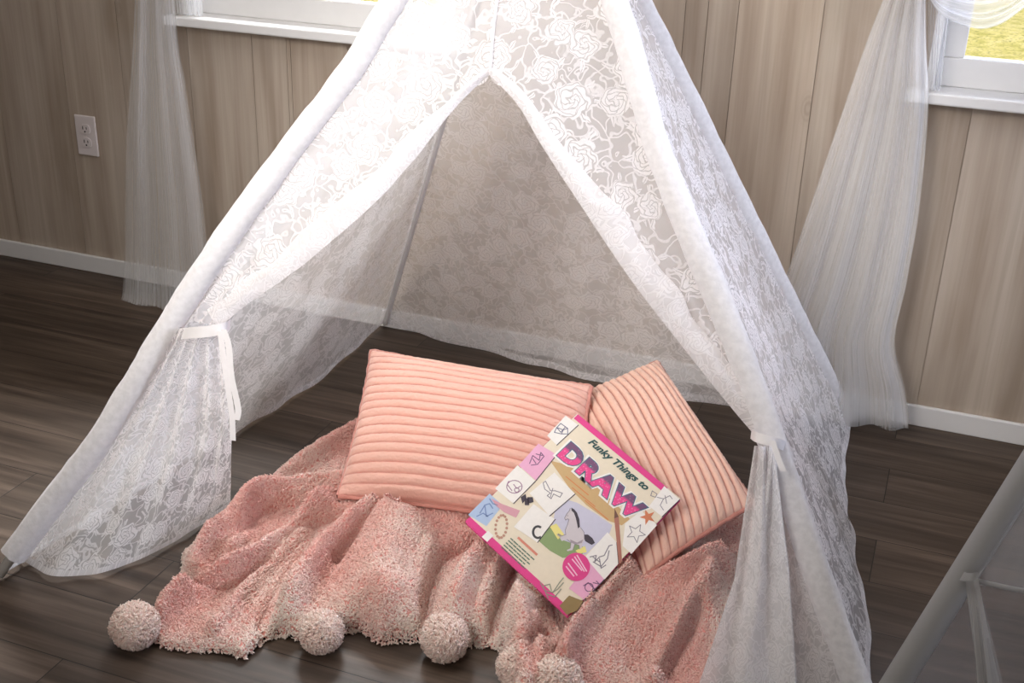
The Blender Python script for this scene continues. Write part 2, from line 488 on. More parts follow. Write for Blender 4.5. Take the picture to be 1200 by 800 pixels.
GLASS = glass_material()
for k, (x0, x1) in enumerate(WIN):
    e = empty('window_%d' % (k + 1), ((x0 + x1) / 2, YW, SILLZ)); e['kind'] = 'structure'
    m = MB(); m.box(x0 - .035, x1 + .035, YW - .045, YW + .10, SILLZ - .024, SILLZ)
    m.build('window_sill', WHITE, e, bevel=.004)
    m = MB()                                       # lining of the opening
    m.box(x0, x0 + .018, YW, YW + .10, SILLZ, WTOP); m.box(x1 - .018, x1, YW, YW + .10, SILLZ, WTOP); m.box(x0, x1, YW, YW + .10, WTOP - .018, WTOP)
    m.build('window_jamb', WHITE, e)
    m = MB()
    a, b = x0 + .018, x1 - .018; zt = WTOP - .018; y0, y1 = YW + .045, YW + .085
    m.box(a, b, y0, y1, SILLZ, SILLZ + .062); m.box(a, b, y0, y1, zt - .045, zt)
    m.box(a, a + .05, y0, y1, SILLZ + .062, zt - .045); m.box(b - .05, b, y0, y1, SILLZ + .062, zt - .045)
    m.box(a + .05, b - .05, y0 + .004, y1, 1.19, 1.23)
    m.build('window_sash', WHITE, e, bevel=.003)
    m = MB(); m.box(a + .04, b - .04, YW + .064, YW + .068, SILLZ + .05, zt - .04)
    m.build('glass_pane', GLASS, e)


def lawn_material():
    t = NT('dry_yellow_green_lawn')
    tc = t.n('TexCoord')
    a = t.n('TexNoise', {'Vector': tc.outputs['Object'], 'Scale': 9.0, 'Detail': 5.0})
    b = t.n('TexNoise', {'Vector': tc.outputs['Object'], 'Scale': 40.0, 'Detail': 3.0})
    c = t.ramp(a.outputs[0], [(0.3, rgb(190, 186, 104)), (0.5, rgb(222, 214, 140)), (0.75, rgb(238, 228, 170))])
    c = t.mixc(t.math('MULTIPLY', t.step(b.outputs[0], 0.5, 0.7), 0.6), c, rgb(112, 116, 60))
    return t.surf(t.n('BsdfPrincipled', {'Base Color': c, 'Roughness': 0.9, 'Normal': t.n('Bump', {'Height': b.outputs[0], 'Strength': 0.6, 'Distance': .03}).outputs[0]}).outputs[0])


gx, gy = np.meshgrid(np.linspace(-9, 9, 90), np.linspace(YW + .35, 22, 90), indexing='ij')
gz = -0.35 + 0.10 * vnoise(gx * .8, gy * .8, 3) + .05 * vnoise(gx * 3, gy * 3, 4)
lawn = link('lawn', big_mesh('lawn', np.stack([gx, gy, gz], -1).reshape(-1, 3), grid_faces(90, 90)[:, ::-1]), lawn_material())
lawn['kind'] = 'structure'

# wall outlet
oc = wl((102.5, 158.5), YW)
e = tag(empty('wall_outlet', (oc[0], YW, oc[2])), 'white duplex electrical outlet plate on the wood wall left of the tulle curtain', 'outlet')
m = MB(); m.box(oc[0] - .0355, oc[0] + .0355, YW - .006, YW, oc[2] - .058, oc[2] + .058)
m.build('cover_plate', PLASTIC, e, bevel=.0035)
for s in (1, -1):
    zc = oc[2] + s * .0195
    m = MB(); n = 20
    ring = [(oc[0] + .017 * math.copysign(abs(math.cos(q)) ** .7, math.cos(q)), zc + .0145 * math.copysign(abs(math.sin(q)) ** .8, math.sin(q))) for q in np.linspace(0, 2 * math.pi, n, endpoint=False)]
    m.add([(x, YW - .0085, z) for x, z in ring] + [(x, YW - .005, z) for x, z in ring], [tuple(range(n))] + [(i, i + n, (i + 1) % n + n, (i + 1) % n) for i in range(n)])
    r = m.build('receptacle', PLASTIC, e)
    m = MB()
    m.box(oc[0] - .0075, oc[0] - .005, YW - .0092, YW - .008, zc - .001, zc + .008)
    m.box(oc[0] + .005, oc[0] + .0072, YW - .0092, YW - .008, zc, zc + .007)
    m.tube([(oc[0], YW - .0092, zc - .007), (oc[0], YW - .008, zc - .007)], .0026, 10)
    m.build('slots', DARK, r)
m = MB(); m.tube([(oc[0], YW - .0075, oc[2]), (oc[0], YW - .005, oc[2])], .003, 10); m.build('screw', PLASTIC, e)

# ================================================================== TULLE CURTAINS


def curtain(name, label, left, right, ybase, depth_bot, folds, layers, amp, mat, seed, zfloor=0.004):
    """left / right: edge polylines in the picture, stood at the wall offset; hangs from above the frame to the floor"""
    e = tag(empty(name, (0, 0, 0)), label, 'curtain')
    n, mcol = 70, 150
    L = smooth_path([wl(p, YW - dy) for p, dy in left], n); R = smooth_path([wl(p, YW - dy) for p, dy in right], n)
    e.location = [float((L[-1][0] + R[-1][0]) / 2), float(L[-1][1]), 0.0]
    for k in range(layers):
        G = np.zeros((n, mcol, 3)); UV = np.zeros((n, mcol, 2))
        s = np.linspace(0, 1, mcol)
        for i in range(n):
            v = i / (n - 1)
            ss = s + 0.05 * np.sin(s * 9 + k * 2 + v * 2) * s * (1 - s) * 4 * .5
            p = L[i] + (R[i] - L[i]) * ss[:, None]
            ph = s * folds * 2 * math.pi + 3 * vnoise(s * 5 + k * 3.1, v * 1.5 + k, seed)
            a = amp * (0.45 + .55 * v) * (0.5 + vnoise(s * 7 + k * 9, v * 2, seed + 1))
            p[:, 1] += a * np.sin(ph) - .012 * k
            p[:, 0] += .35 * a * np.cos(ph * 1.0 + 1)
            p[:, 1] = np.minimum(p[:, 1], YW - .016)
            p[:, 2] = np.maximum(p[:, 2], zfloor + .002 * k)
            G[i] = p; UV[i, :, 0] = s * 1.6 + k; UV[i, :, 1] = v * 1.5
        sheet('tulle_layer', G, UV, mat, e)
    return e


def top(p0, p1, y):                                # extend an edge upwards past the frame
    return (p0[0] + (p0[0] - p1[0]) * (p0[1] - y) / (p1[1] - p0[1]), y)


curtain('tulle_curtain', 'sheer white tulle curtain beside the wall outlet, hem on the floor left of the tent',
        [((170, -500), .05), ((160, 0), .05), ((150, 160), .06), ((147, 310), .10), ((144, 361), .16)],
        [((172, -500), .05), ((204, 0), .05), ((217, 100), .06), ((236, 230), .09), ((243, 300), .12), ((250, 362), .16)],
        0, 0, 3, 2, .008, TULLE, 11)
rc = curtain('tulle_curtain', 'gathered white tulle curtain tied up over the right window, right of the lace tent',
        [((1078, -420), .06), ((1070, -150), .06), ((1058, -60), .06), ((1036, 0), .06), ((1016, 52), .06), ((976, 168), .07), ((924, 320), .09), ((880, 430), .12), ((862, 478), .14)],
        [((1092, -420), .06), ((1086, 0), .06), ((1089, 120), .06), ((1079, 240), .07), ((1064, 330), .08), ((1050, 400), .09), ((1062, 456), .09), ((1067, 499), .09)],
        0, 0, 4, 3, .009, TULLE, 23)
# swag over the window and the inner tail hanging against the window jamb (same curtain)
n, mc = 40, 60
topc = smooth_path([wl(p, YW - .05) for p in [(1080, -30), (1105, -22), (1140, -18), (1185, -26), (1250, -56), (1330, -100), (1395, -140)]], mc)
low = smooth_path([wl(p, YW - .07) for p in [(1088, -8), (1105, 16), (1141, 31), (1166, 29), (1192, 14), (1250, -34), (1330, -94), (1398, -138)]], mc)
for k in range(2):
    G = np.zeros((n, mc, 3)); UV = np.zeros((n, mc, 2))
    for i in range(n):
        v = i / (n - 1); p = topc + (low - topc) * v
        p[:, 1] += .018 * np.sin(v * 17 + k + 2 * np.linspace(0, 1, mc)) - .02 * k - .03 * math.sin(math.pi * v)
        G[i] = p; UV[i, :, 0] = v * .8; UV[i, :, 1] = np.linspace(0, .6, mc)
    sheet('swag', G, UV, TULLE, rc)
G = np.zeros((40, 50, 3)); UV = np.zeros((40, 50, 2))
for i in range(40):
    v = i / 39; l = wl((1087, -40 + 148 * v), YW - .02); r = wl((1118 - 16 * v, -40 + 148 * v), YW - .02)
    s = np.linspace(0, 1, 50); p = l + (r - l) * s[:, None]; p[:, 1] += .012 * np.sin(s * 22 + v)
    p[:, 2] = np.maximum(p[:, 2], SILLZ + .003)
    G[i] = p; UV[i, :, 0] = s * .7; UV[i, :, 1] = v
sheet('curtain_tail', G, UV, TULLE, rc)
# short curtain beside the left window
cl = tag(empty('tulle_curtain', wl((215, 12), YW - .01)), 'short piece of white tulle hanging above the left end of the left windowsill', 'curtain')
for k in range(2):
    G = np.zeros((40, 50, 3)); UV = np.zeros((40, 50, 2))
    for i in range(40):
        v = i / 39; z = SILLZ + .004 + (1 - v) * .8; x0 = WIN[0][0] - .01; s = np.linspace(0, 1, 50)
        G[i, :, 0] = x0 + s * .085; G[i, :, 1] = YW - .018 - .008 * k + .010 * np.sin(s * 24 + k * 2 + v); G[i, :, 2] = z
        UV[i, :, 0] = s * .5; UV[i, :, 1] = v
    sheet('tulle_layer', G, UV, TULLE, cl)

# ================================================================== LACE TENT
FLf = fl((0, 680)); FRf = fl((1018, 838)); BLf = fl((450, 382)); BRf = fl((996, 498))
APEX = np.array([-0.742, 2.05, 1.328])
FRONT = Plane(FLf, FRf, APEX)
TENT = tag(empty('lace_play_tent', (FLf + FRf + BLf + BRf) / 4), 'white rose-lace teepee play tent with tied-back door flaps standing over the pink blanket', 'play tent')


def pole_path(px, n=80, plane=FRONT):
    return smooth_path([plane.at(p) for p in px] + [APEX], n)


FLp = pole_path([(16, 650), (60, 590), (124, 504), (240, 316), (325, 196), (412, 80), (462, 0)])
FRp = pole_path([(1016, 832), (1004, 800), (967, 700), (905, 518), (870, 420), (829, 320), (776, 190), (720, 0)])
BLp = smooth_path([BLf + (APEX - BLf) * .012, APEX], 60)
BRp = smooth_path([BRf + (APEX - BRf) * .02, APEX], 60)
for foot, path, r, sd in ((FLf, FLp, .0235, 1), (FRf, FRp, .0235, 2), (BLf, BLp, .0085, 3), (BRf, BRp, .022, 4)):
    d = APEX - foot; d /= np.linalg.norm(d)
    m = MB(); m.tube([foot + np.array([0, 0, .0125]), foot + d * .5, APEX + d * .16], .006 if sd == 3 else .0095, 14)
    m.build('pole', POLE, TENT, True)
    n = len(path)
    wob = np.array([[1 + .13 * (vnoise(i * .35, 3 * math.cos(k * .39) + 5, sd) - .5) + .12 * (vnoise(i * .9, 4 * math.sin(k * .39) + 5, sd + 9) - .5) for k in range(16)] for i in range(n)])
    m = MB(); m.tube(path, np.linspace(r, r * .9, n), 16, False, wob)
    s = m.build('pole_sleeve', LACE2 if sd == 3 else SLEEVE, TENT, True)


def tri_panel(name, A, B, mat, n, mcol, bulge, folds, famp, seed, uvo, hem_pts=None, parent=TENT):
    """panel between two pole paths (foot -> apex); rows run from apex to hem"""
    A = smooth_path(A[::-1], n); B = smooth_path(B[::-1], n)
    pl = Plane(A[-1], B[-1], A[0])
    c = (FLf + FRf + BLf + BRf) / 4 + np.array([0, 0, .4])
    inward = pl.n if pl.n @ (c - pl.o) > 0 else -pl.n
    if hem_pts is not None: H = smooth_path(hem_pts, mcol)
    G = np.zeros((n, mcol, 3)); UV = np.zeros((n, mcol, 2)); s = np.linspace(0, 1, mcol)
    base = A[-1] + (B[-1] - A[-1]) * s[:, None]
    for i in range(n):
        v = i / (n - 1)
        p = A[i] + (B[i] - A[i]) * s[:, None]
        uvp = np.stack([(p - pl.o) @ pl.u, (p - pl.o) @ pl.v], 1)
        if hem_pts is not None: p = p + (H - base) * (v ** 3)
        env = np.sin(math.pi * s)
        p = p + inward * (bulge * env * math.sin(math.pi * min(1, v * 1.0) * .9) * 1.0)[:, None]
        w = famp * v * np.sqrt(env) * np.sin(s * folds * 2 * math.pi + 2.5 * vnoise(s * 6, np.full(mcol, v * 2), seed))
        w = w + .012 * env * (vnoise(s * 9 * (v + .1), np.full(mcol, v * 14), seed + 5) - .5)
        p = p + inward * w[:, None]
        p[:, 2] = np.maximum(p[:, 2], .004)
        G[i] = p; UV[i] = uvp + uvo
    o = sheet(name, G, UV, mat, parent)
    # turned-up hem
    HB = np.stack([G[-1] - inward * .0015, G[-1] + (G[-3] - G[-1]) / (np.linalg.norm(G[-3] - G[-1], axis=1)[:, None] + 1e-6) * .022 - inward * .0015])
    sheet('hem', HB, np.stack([np.stack([s * 1.3, 0 * s], 1), np.stack([s * 1.3, 0 * s + .02], 1)]) + uvo, LACE2, o)
    return o


hb = [BLf + (0, 0, .012), fl((508, 396), .012), fl((576, 413), .012), fl((640, 432), .012), fl((720, 452), .012), fl((840, 474), .012), BRf + (0, 0, .012)]
tri_panel('back_panel', BLp, BRp, LACE_IN, 90, 110, -.0, 6, .004, 31, (3.1, 1.3), hb)
hl = [FLf + (0, 0, .01), fl((130, 596), .012), fl((275, 506), .012), fl((330, 472), .012), fl((390, 430), .012), BLf + (0, 0, .012)]
tri_panel('side_panel', FLp, BLp, LACE_IN, 90, 110, .015, 7, .003, 41, (7.7, 2.2), hl)
hr = [BRf + (0, 0, .012), fl((992, 560), .014), fl((1006, 650), .014), fl((1019, 745), .014), FRf + (0, 0, .012)]
tri_panel('side_panel', BRp, FRp, LACE, 100, 140, .010, 7, .002, 51, (11.3, 4.2), hr)

# door flaps: seam -> edge curve -> tie
SEAM = [(612, -150), (583, 0), (574, 86)]


def flap(pole_px, edge_px, seed, uvo, side):
    n, mc = 110, 70
    P = smooth_path([FRONT.at(p) for p in pole_px], n); E = smooth_path([FRONT.at(p) for p in SEAM + edge_px], n)
    G = np.zeros((n, mc, 3)); UV = np.zeros((n, mc, 2)); s = np.linspace(0, 1, mc)
    for i in range(n):
        v = i / (n - 1)
        p = P[i] + (E[i] - P[i]) * s[:, None]
        UV[i] = np.stack([(p - FRONT.o) @ FRONT.u, (p - FRONT.o) @ FRONT.v], 1) + uvo
        w = .010 * (vnoise(s * 5, np.full(mc, v * 9), seed) - .5) * np.sin(math.pi * s) ** .5
        w = w - .018 * np.sin(math.pi * s) * max(0, v - .3)
        g = max(0, (v - .72) / .28) ** 1.5
        w = w + .007 * g * np.sin(s * 26)
        G[i] = p + FRONT.n * w[:, None]
    o = sheet('door_flap', G, UV, LACE, TENT)
    return o, G, UV


LP_UP = [(598, -190), (462, 0), (412, 80), (325, 196), (240, 316), (214, 358), (203, 375)]
RP_UP = [(650, -190), (720, 0), (776, 190), (829, 320), (870, 420), (900, 506)]
L_EDGE = [(552, 106), (520, 142), (480, 192), (432, 244), (352, 312), (292, 354), (258, 382)]
R_EDGE = [(592, 104), (612, 128), (640, 176), (690, 252), (740, 326), (800, 404), (856, 474), (890, 514)]
LF, LG, LUV = flap(LP_UP, L_EDGE, 61, (0, 0), -1)
RF, RG, RUV = flap(RP_UP, R_EDGE, 71, (2.37, .91), 1)


def edge_band(name, px, width, parent, inner, seed):
    """doubled, turned-back hem along the flap edge, gently rumpled"""
    n = 90; E = smooth_path([FRONT.at(p) for p in px], n)
    T = np.gradient(E, axis=0); T /= np.linalg.norm(T, axis=1)[:, None]
    S = np.cross(FRONT.n, T)
    if S[n // 2] @ inner < 0: S = -S
    q = np.linspace(0, 1, 9)
    G = np.zeros((n, 9, 3)); UV = np.zeros((n, 9, 2))
    for i in range(n):
        v = i / (n - 1)
        wd = width * (.35 + .65 * min(1, v * 2.2)) * (.8 + .5 * vnoise(v * 14, 3, seed))
        off = .004 + .010 * np.sin(math.pi * q) + .006 * (vnoise(q * 3, np.full(9, v * 30), seed + 2) - .5)
        G[i] = E[i] + S[i] * (q * wd - .002)[:, None] + FRONT.n * off[:, None]
        UV[i, :, 0] = q * .06 + seed; UV[i, :, 1] = v * 1.1
    return sheet(name, G, UV, LACE2, parent)


edge_band('edge_hem', [(574, 86)] + L_EDGE, .040, LF, FRONT.at((330, 200)) - FRONT.at((430, 260)), 5)
edge_band('edge_hem', [(574, 86)] + R_EDGE, .046, RF, FRONT.at((800, 260)) - FRONT.at((700, 320)), 9)
m = MB()
sp = smooth_path([FRONT.at(p, .004) for p in SEAM], 40)
m.tube(sp, .0026, 8); m.build('center_seam', SLEEVE, TENT, True)


def drape(name, rows, uw, seed, amp, nf, uvo, parent, matl=LACE):
    """rows: list of (v, [3D control points across]); cloth falling from the tie"""
    n, mc = 90, 130
    rs = [smooth_path(c, mc) if len(c) > 2 else smooth_path(c, mc) for _, c in rows]
    R = np.array(rs); vs = np.array([v for v, _ in rows])
    G = np.zeros((n, mc, 3)); UV = np.zeros((n, mc, 2)); s = np.linspace(0, 1, mc)
    for i in range(n):
        v = i / (n - 1)
        path = np.array([[np.interp(v, vs, R[:, j, k]) for k in range(3)] for j in range(mc)])
        ph = s * nf * 2 * math.pi + 1.6 * vnoise(s * 4, np.full(mc, v * 1.2), seed)
        env = np.minimum(1, 8 * s * (1 - s))
        a = amp * (.55 + .45 * math.sin(math.pi * min(1, v * .8 + .1)))
        w = a * np.sin(ph) * env * (1.0 - .55 * v)
        p = path + FRONT.n * w[:, None]
        p[:, 2] = np.maximum(p[:, 2], .004)
        G[i] = p
        UV[i, :, 0] = s * np.interp(v, [0, 1], [uw * .72, uw]) - uw / 2 * np.interp(v, [0, 1], [.72, 1]); UV[i, :, 1] = -v * .62
    UV += np.array(uvo)
    o = sheet(name, G, UV, matl, parent)
    return o, G


# left drape fans from the tie down to the floor
def mix(a, b, t): return a + (b - a) * t


hemL = [fl(p, .006) for p in [(24, 652), (44, 668), (76, 675), (130, 668), (200, 637), (270, 592)]]
tieL = [FRONT.at((208, 382), .006), FRONT.at((232, 388), .022), FRONT.at((263, 388), .012)]
hemLs = smooth_path(hemL, 7); tieLs = smooth_path(tieL, 7)
midL = []
for j in range(7):
    midL.append(mix(tieLs[j], hemLs[j], .5))
polemid = FRONT.at((112, 520)); freemid = FRONT.at((272, 480), -.02)
midL[0] = polemid; midL[-1] = freemid; midL = [mix(midL[0], midL[-1], (j / 6) ** 1.0) * .6 + midL[j] * .4 for j in range(7)]
DL, DLG = drape('flap_drape', [(0, tieLs), (.5, midL), (1, hemLs)], .80, 81, .016, 5.5, (5.2, 3.3), LF)
sheet('hem', np.stack([DLG[-1] + FRONT.n * .002, DLG[-3] + FRONT.n * .002]), np.stack([np.stack([np.linspace(0, .8, 130), np.zeros(130)], 1)] * 2), LACE2, DL)
# right drape: folded back on itself in front of the pole
tieR = [FRONT.at((908, 520), .012), FRONT.at((892, 522), .030), FRONT.at((912, 524), .034), FRONT.at((884, 522), .040)]
midR = [FRONT.at((952, 660), .004), FRONT.at((872, 668), .028), FRONT.at((924, 664), .040), FRONT.at((860, 680), .052)]
hemR = [fl((1012, 828), .006), fl((850, 850), .01), fl((938, 848), .014), fl((806, 840), .018)]
DR, DRG = drape('flap_drape', [(0, tieR), (.45, midR), (1, hemR)], 1.05, 91, .017, 6, (8.8, 6.1), RF, LACE_FOLD)


def hang(px, off0=.03):
    return smooth_path([FRONT.at(p, off0) for p in px], 24)


# ribbons tying the flaps
sd = FRONT.u
m = MB(); m.ribbon(smooth_path([FRONT.at((206, 392), .0), FRONT.at((222, 390), .034), FRONT.at((245, 388), .040), FRONT.at((264, 384), .030), FRONT.at((270, 380), .0)], 20), .020, FRONT.v)
r = m.build('tie_ribbon', RIB, TENT, True)
for px, wd in (([(262, 386), (268, 405), (271, 440), (279, 478), (277, 492)], .0115), ([(258, 388), (262, 420), (268, 460), (272, 490), (273, 516)], .0105)):
    m = MB(); m.ribbon(hang(px, .045 if wd > .011 else .038), wd, sd); m.build('ribbon_tail', RIB, r, True)
m = MB(); m.tube(smooth_path([FRONT.at(p, -.02) for p in [(206, 352), (196, 358), (190, 372), (186, 384)]], 14), .0016, 6); m.build('ribbon_loop', RIB, r, True)
m = MB(); m.ribbon(smooth_path([FRONT.at((880, 508), .0), FRONT.at((886, 512), .046), FRONT.at((900, 516), .054), FRONT.at((914, 520), .040), FRONT.at((922, 524), .0)], 20), .016, FRONT.v)
r = m.build('tie_ribbon', RIB, TENT, True)
m = MB(); m.ribbon(hang([(905, 516), (909, 528), (913, 540), (918, 552)], .056), .010, sd); m.build('ribbon_tail', RIB, r, True)

# ================================================================== SECOND TENT, right corner
T2 = {'FL': fl((1008, 867)), 'BL': np.array([0.80, 2.30, 0.0]), 'FR': np.array([1.05, 0.62, 0.0]), 'BR': np.array([1.72, 1.50, 0.0])}
d = ray((1360, 304)); T2A = CAM + d * (1.80 / d[1])
c2 = sum(T2.values()) / 4
tent2 = tag(empty('voile_play_tent', c2), 'voile play tent with corner dimming painted in, cut off by the lower right corner of the picture', 'play tent')
for k, ft in T2.items():
    d = T2A - ft; d /= np.linalg.norm(d)
    m = MB(); m.tube([ft + np.array([0, 0, .012]), ft + d * .5, T2A + d * .2], .0115, 12); m.build('pole', POLE, tent2, True)
    m = MB(); m.tube(smooth_path([ft + d * .04, T2A], 50), .021, 12, False); m.build('pole_sleeve', SLEEVE_DIM, tent2, True)
PL2 = Plane(T2['FL'], T2['FR'], T2A)


def quad(name, A, B, C, D, mat, parent, fold=.006, nf=8):
    """sheet with corners A-B (top) and D-C (bottom)"""
    n, mc = 50, 60; s = np.linspace(0, 1, mc)[:, None]
    G = np.zeros((n, mc, 3)); UV = np.zeros((n, mc, 2))
    nn = np.cross(B - D, C - D); nn /= np.linalg.norm(nn)
    for i in range(n):
        v = i / (n - 1); a = A + (D - A) * v; b = B + (C - B) * v
        G[i] = a + (b - a) * s + nn * fold * v * np.sin(s * nf * 6.28 + 2 * v)
        G[i, :, 2] = np.maximum(G[i, :, 2], .004)
        UV[i, :, 0] = s[:, 0]; UV[i, :, 1] = v
    return sheet(name, G, UV, mat, parent)


up = np.array([0, 0, .02])
quad('side_panel', T2A, T2A, T2['BL'] + up, T2['FL'] + up, TULLE_DIM, tent2)
quad('back_panel', T2A, T2A, T2['BR'] + up, T2['BL'] + up, TULLE_DIM, tent2)
quad('side_panel', T2A, T2A, T2['BR'] + up, T2['FR'] + up, TULLE_DIM, tent2)
tie2 = PL2.at((1138, 668)); dF = T2A - T2['FL']
fl2 = quad('door_flap', T2A, T2A, PL2.at((1290, 706)), PL2.at((1140, 678)), TULLE_DIM, tent2, .004)
m = MB(); m.tube(smooth_path([PL2.at(p, .002) for p in [(1138, 678), (1160, 684), (1200, 692), (1290, 706)]], 20), .004, 8); m.build('hem', SLEEVE_DIM, fl2, True)
dr2 = quad('flap_drape', PL2.at((1131, 676), .012), PL2.at((1146, 674), .012), PL2.at((1182, 850), .03), PL2.at((1150, 860), .03), TULLE_DIM, fl2, .012, 3)
quad('flap_drape', PL2.at((1131, 676), .016), PL2.at((1146, 674), .016), PL2.at((1176, 850), .034), PL2.at((1150, 860), .034), SLEEVE_DIM, fl2, .012, 2)
m = MB(); m.ribbon(smooth_path([PL2.at((1122, 672), .0), PL2.at((1132, 676), .03), PL2.at((1146, 674), .03), PL2.at((1152, 668), .0)], 14), .014, PL2.v); m.build('tie_ribbon', SLEEVE_DIM, tent2, True)

# ================================================================== FLUFF


def tufts(P, N, length, width, curl, n_per=1, seed=0):
    """little bent wool curls rooted at P along N; returns verts, tris, tip values"""
    g = np.random.RandomState(seed); k = len(P)
    t = g.normal(size=(k, 3)); t -= N * np.sum(t * N, 1)[:, None]; t /= np.linalg.norm(t, axis=1)[:, None] + 1e-9
    b = np.cross(N, t)
    L = length * (.65 + .7 * g.rand(k))[:, None]; w = width * (.7 + .6 * g.rand(k))[:, None]
    lean = curl * (.3 + .9 * g.rand(k))[:, None]
    rings = [(0, 0, 1.0), (.55, .35, .95), (.95, .9, .62)]
    V = []
    for h, l, r in rings:
        c = P + N * L * h + t * L * lean * l
        for q in range(3):
            an = 2.0944 * q
            V.append(c + (t * math.cos(an) + b * math.sin(an)) * w * r)
    V.append(P + N * L * .98 + t * L * lean * 1.25)
    V = np.stack(V, 1).reshape(-1, 3)
    f = []
    for a in (0, 3):
        for q in range(3):
            q2 = (q + 1) % 3
            f += [(a + q, a + q2, a + 3 + q2), (a + q, a + 3 + q2, a + 3 + q)]
    f += [(6, 7, 9), (7, 8, 9), (8, 6, 9)]
    f = np.array(f)
    Fc = (np.arange(k)[:, None, None] * 10 + f[None]).reshape(-1, 3)
    tip = np.tile(np.array([0, 0, 0, .5, .5, .5, .95, .95, .95, 1.0]), k)
    return V, Fc, tip


def sherpa_material():
    t = NT('frosted_pink_sherpa')
    at = t.n('Attribute', attribute_name='tip'); fr = t.n('Attribute', attribute_name='frost')
    tc = t.n('TexCoord')
    nz = t.n('TexNoise', {'Vector': tc.outputs['Object'], 'Scale': 70.0, 'Detail': 2.0})
    root = t.mixc(nz.outputs[0], rgb(226, 156, 146), rgb(236, 172, 160))
    tipc = t.mixc(fr.outputs['Fac'], rgb(238, 186, 174), rgb(252, 236, 224))
    c = t.mixc(t.step(at.outputs['Fac'], 0.05, 0.75), root, tipc)
    return t.surf(t.n('BsdfPrincipled', {'Base Color': c, 'Roughness': 0.95, 'Specular IOR Level': 0.05, 'Sheen Weight': 0.25, 'Sheen Roughness': 0.5}).outputs[0])


SHERPA = sherpa_material()


def add_attr(me, name, vals):
    a = me.attributes.new(name, 'FLOAT', 'POINT'); a.data.foreach_set('value', np.asarray(vals, np.float32))


# ------------------------------------------------------------------ blanket height field
OUT = [((425, 492), .03), ((380, 517), .03), ((330, 552), .03), ((290, 582), .03), ((236, 622), .03), ((214, 640), .03), ((212, 664), .03), ((220, 684), .02),
       ((182, 716), .02), ((172, 742), .02), ((192, 754), .01), ((240, 760), .01), ((285, 767), .01), ((308, 748), .01), ((330, 740), .01), ((352, 746), .01),
       ((376, 744), .02), ((392, 726), .05), ((404, 716), .05), ((420, 736), .01), ((446, 750), .01), ((490, 748), .01), ((520, 752), .01), ((556, 752), .01), ((572, 756), .01),
       ((584, 752), .02), ((590, 770), .01), ((596, 806), .01), ((604, 850), .01), ((760, 870), .01), ((836, 850), .01), ((846, 760), .02), ((862, 690), .03), ((872, 640), .04), ((876, 600), .04),
       ((860, 560), .04), ((800, 520), .03), ((700, 480), .03), ((560, 470), .03), ((470, 475), .03)]
poly = np.array([fl(p, z)[:2] for p, z in OUT])
# (pixels at height z), half width, height
RIDGES = [
    ([(400, 574), (384, 572), (336, 576), (298, 590), (282, 614), (270, 644)], .045, .020, .034),
    ([(476, 594), (420, 592), (384, 588), (340, 618), (284, 662), (222, 684), (184, 706)], .050, .022, .040),
    ([(500, 596), (470, 602), (424, 616), (380, 644), (350, 684), (324, 726), (304, 750)], .050, .026, .034),
    ([(462, 618), (448, 660), (450, 706)], .07, .085, .046),
    ([(500, 640), (488, 690)], .06, .040, .016),
    ([(568, 652), (544, 684), (532, 726)], .06, .034, .044),
    ([(596, 648), (574, 690), (560, 738)], .05, .026, .020),
    ([(640, 668), (612, 700), (604, 744), (608, 800)], .065, .034, .048),
    ([(628, 730), (634, 768), (628, 800)], .055, .022, .024),
    ([(660, 776), (668, 752), (690, 720), (714, 692), (746, 672), (790, 670), (866, 642)], .075, .020, .046),
    ([(700, 760), (740, 720), (790, 690)], .05, .075, .022),
    ([(764, 800), (800, 726), (834, 676)], .06, .026, .030),
    ([(420, 505), (360, 540), (300, 585), (250, 625)], .04, .030, .026),
    ([(225, 650), (235, 640), (246, 628)], .05, .020, .026),
    ([(226, 664), (236, 668)], .04, .022, .022),
    ([(250, 735), (292, 690), (330, 640)], .03, .016, .012),
]
CREASES = [
    ([(380, 582), (304, 602), (260, 654)], .012, .02), ([(404, 608), (352, 618), (288, 674), (226, 690)], .012, .026),
    ([(560, 634), (520, 656), (506, 690), (496, 730)], .012, .024), ([(602, 664), (586, 710), (574, 754)], .012, .028),
    ([(640, 740), (622, 764), (606, 772)], .010, .02), ([(648, 700), (672, 740), (656, 768)], .012, .022), ([(756, 688), (812, 672), (862, 664)], .010, .02),
    ([(820, 716), (776, 798)], .012, .022), ([(470, 610), (420, 632), (378, 668), (352, 712)], .014, -.006), ([(412, 612), (366, 640), (334, 680), (310, 728)], .012, .022), ([(470, 606), (430, 628), (392, 660)], .010, .014), ([(440, 578), (520, 590), (560, 596)], .012, .015),
]


def seg_dist(X, Y, P, closed=False):
    best = np.full(X.shape, 9.0); Q = np.vstack([P, P[:1]]) if closed else P
    for a, b in zip(Q[:-1], Q[1:]):
        dx, dy = b - a; l2 = dx * dx + dy * dy + 1e-12
        t = np.clip(((X - a[0]) * dx + (Y - a[1]) * dy) / l2, 0, 1)
        best = np.minimum(best, np.hypot(X - a[0] - t * dx, Y - a[1] - t * dy))
    return best


def inside_poly(X, Y, P):
    r = np.zeros(X.shape, bool); Q = np.vstack([P, P[:1]])
    for a, b in zip(Q[:-1], Q[1:]):
        c = ((a[1] > Y) != (b[1] > Y)) & (X < (b[0] - a[0]) * (Y - a[1]) / (b[1] - a[1] + 1e-12) + a[0])
        r ^= c
    return r


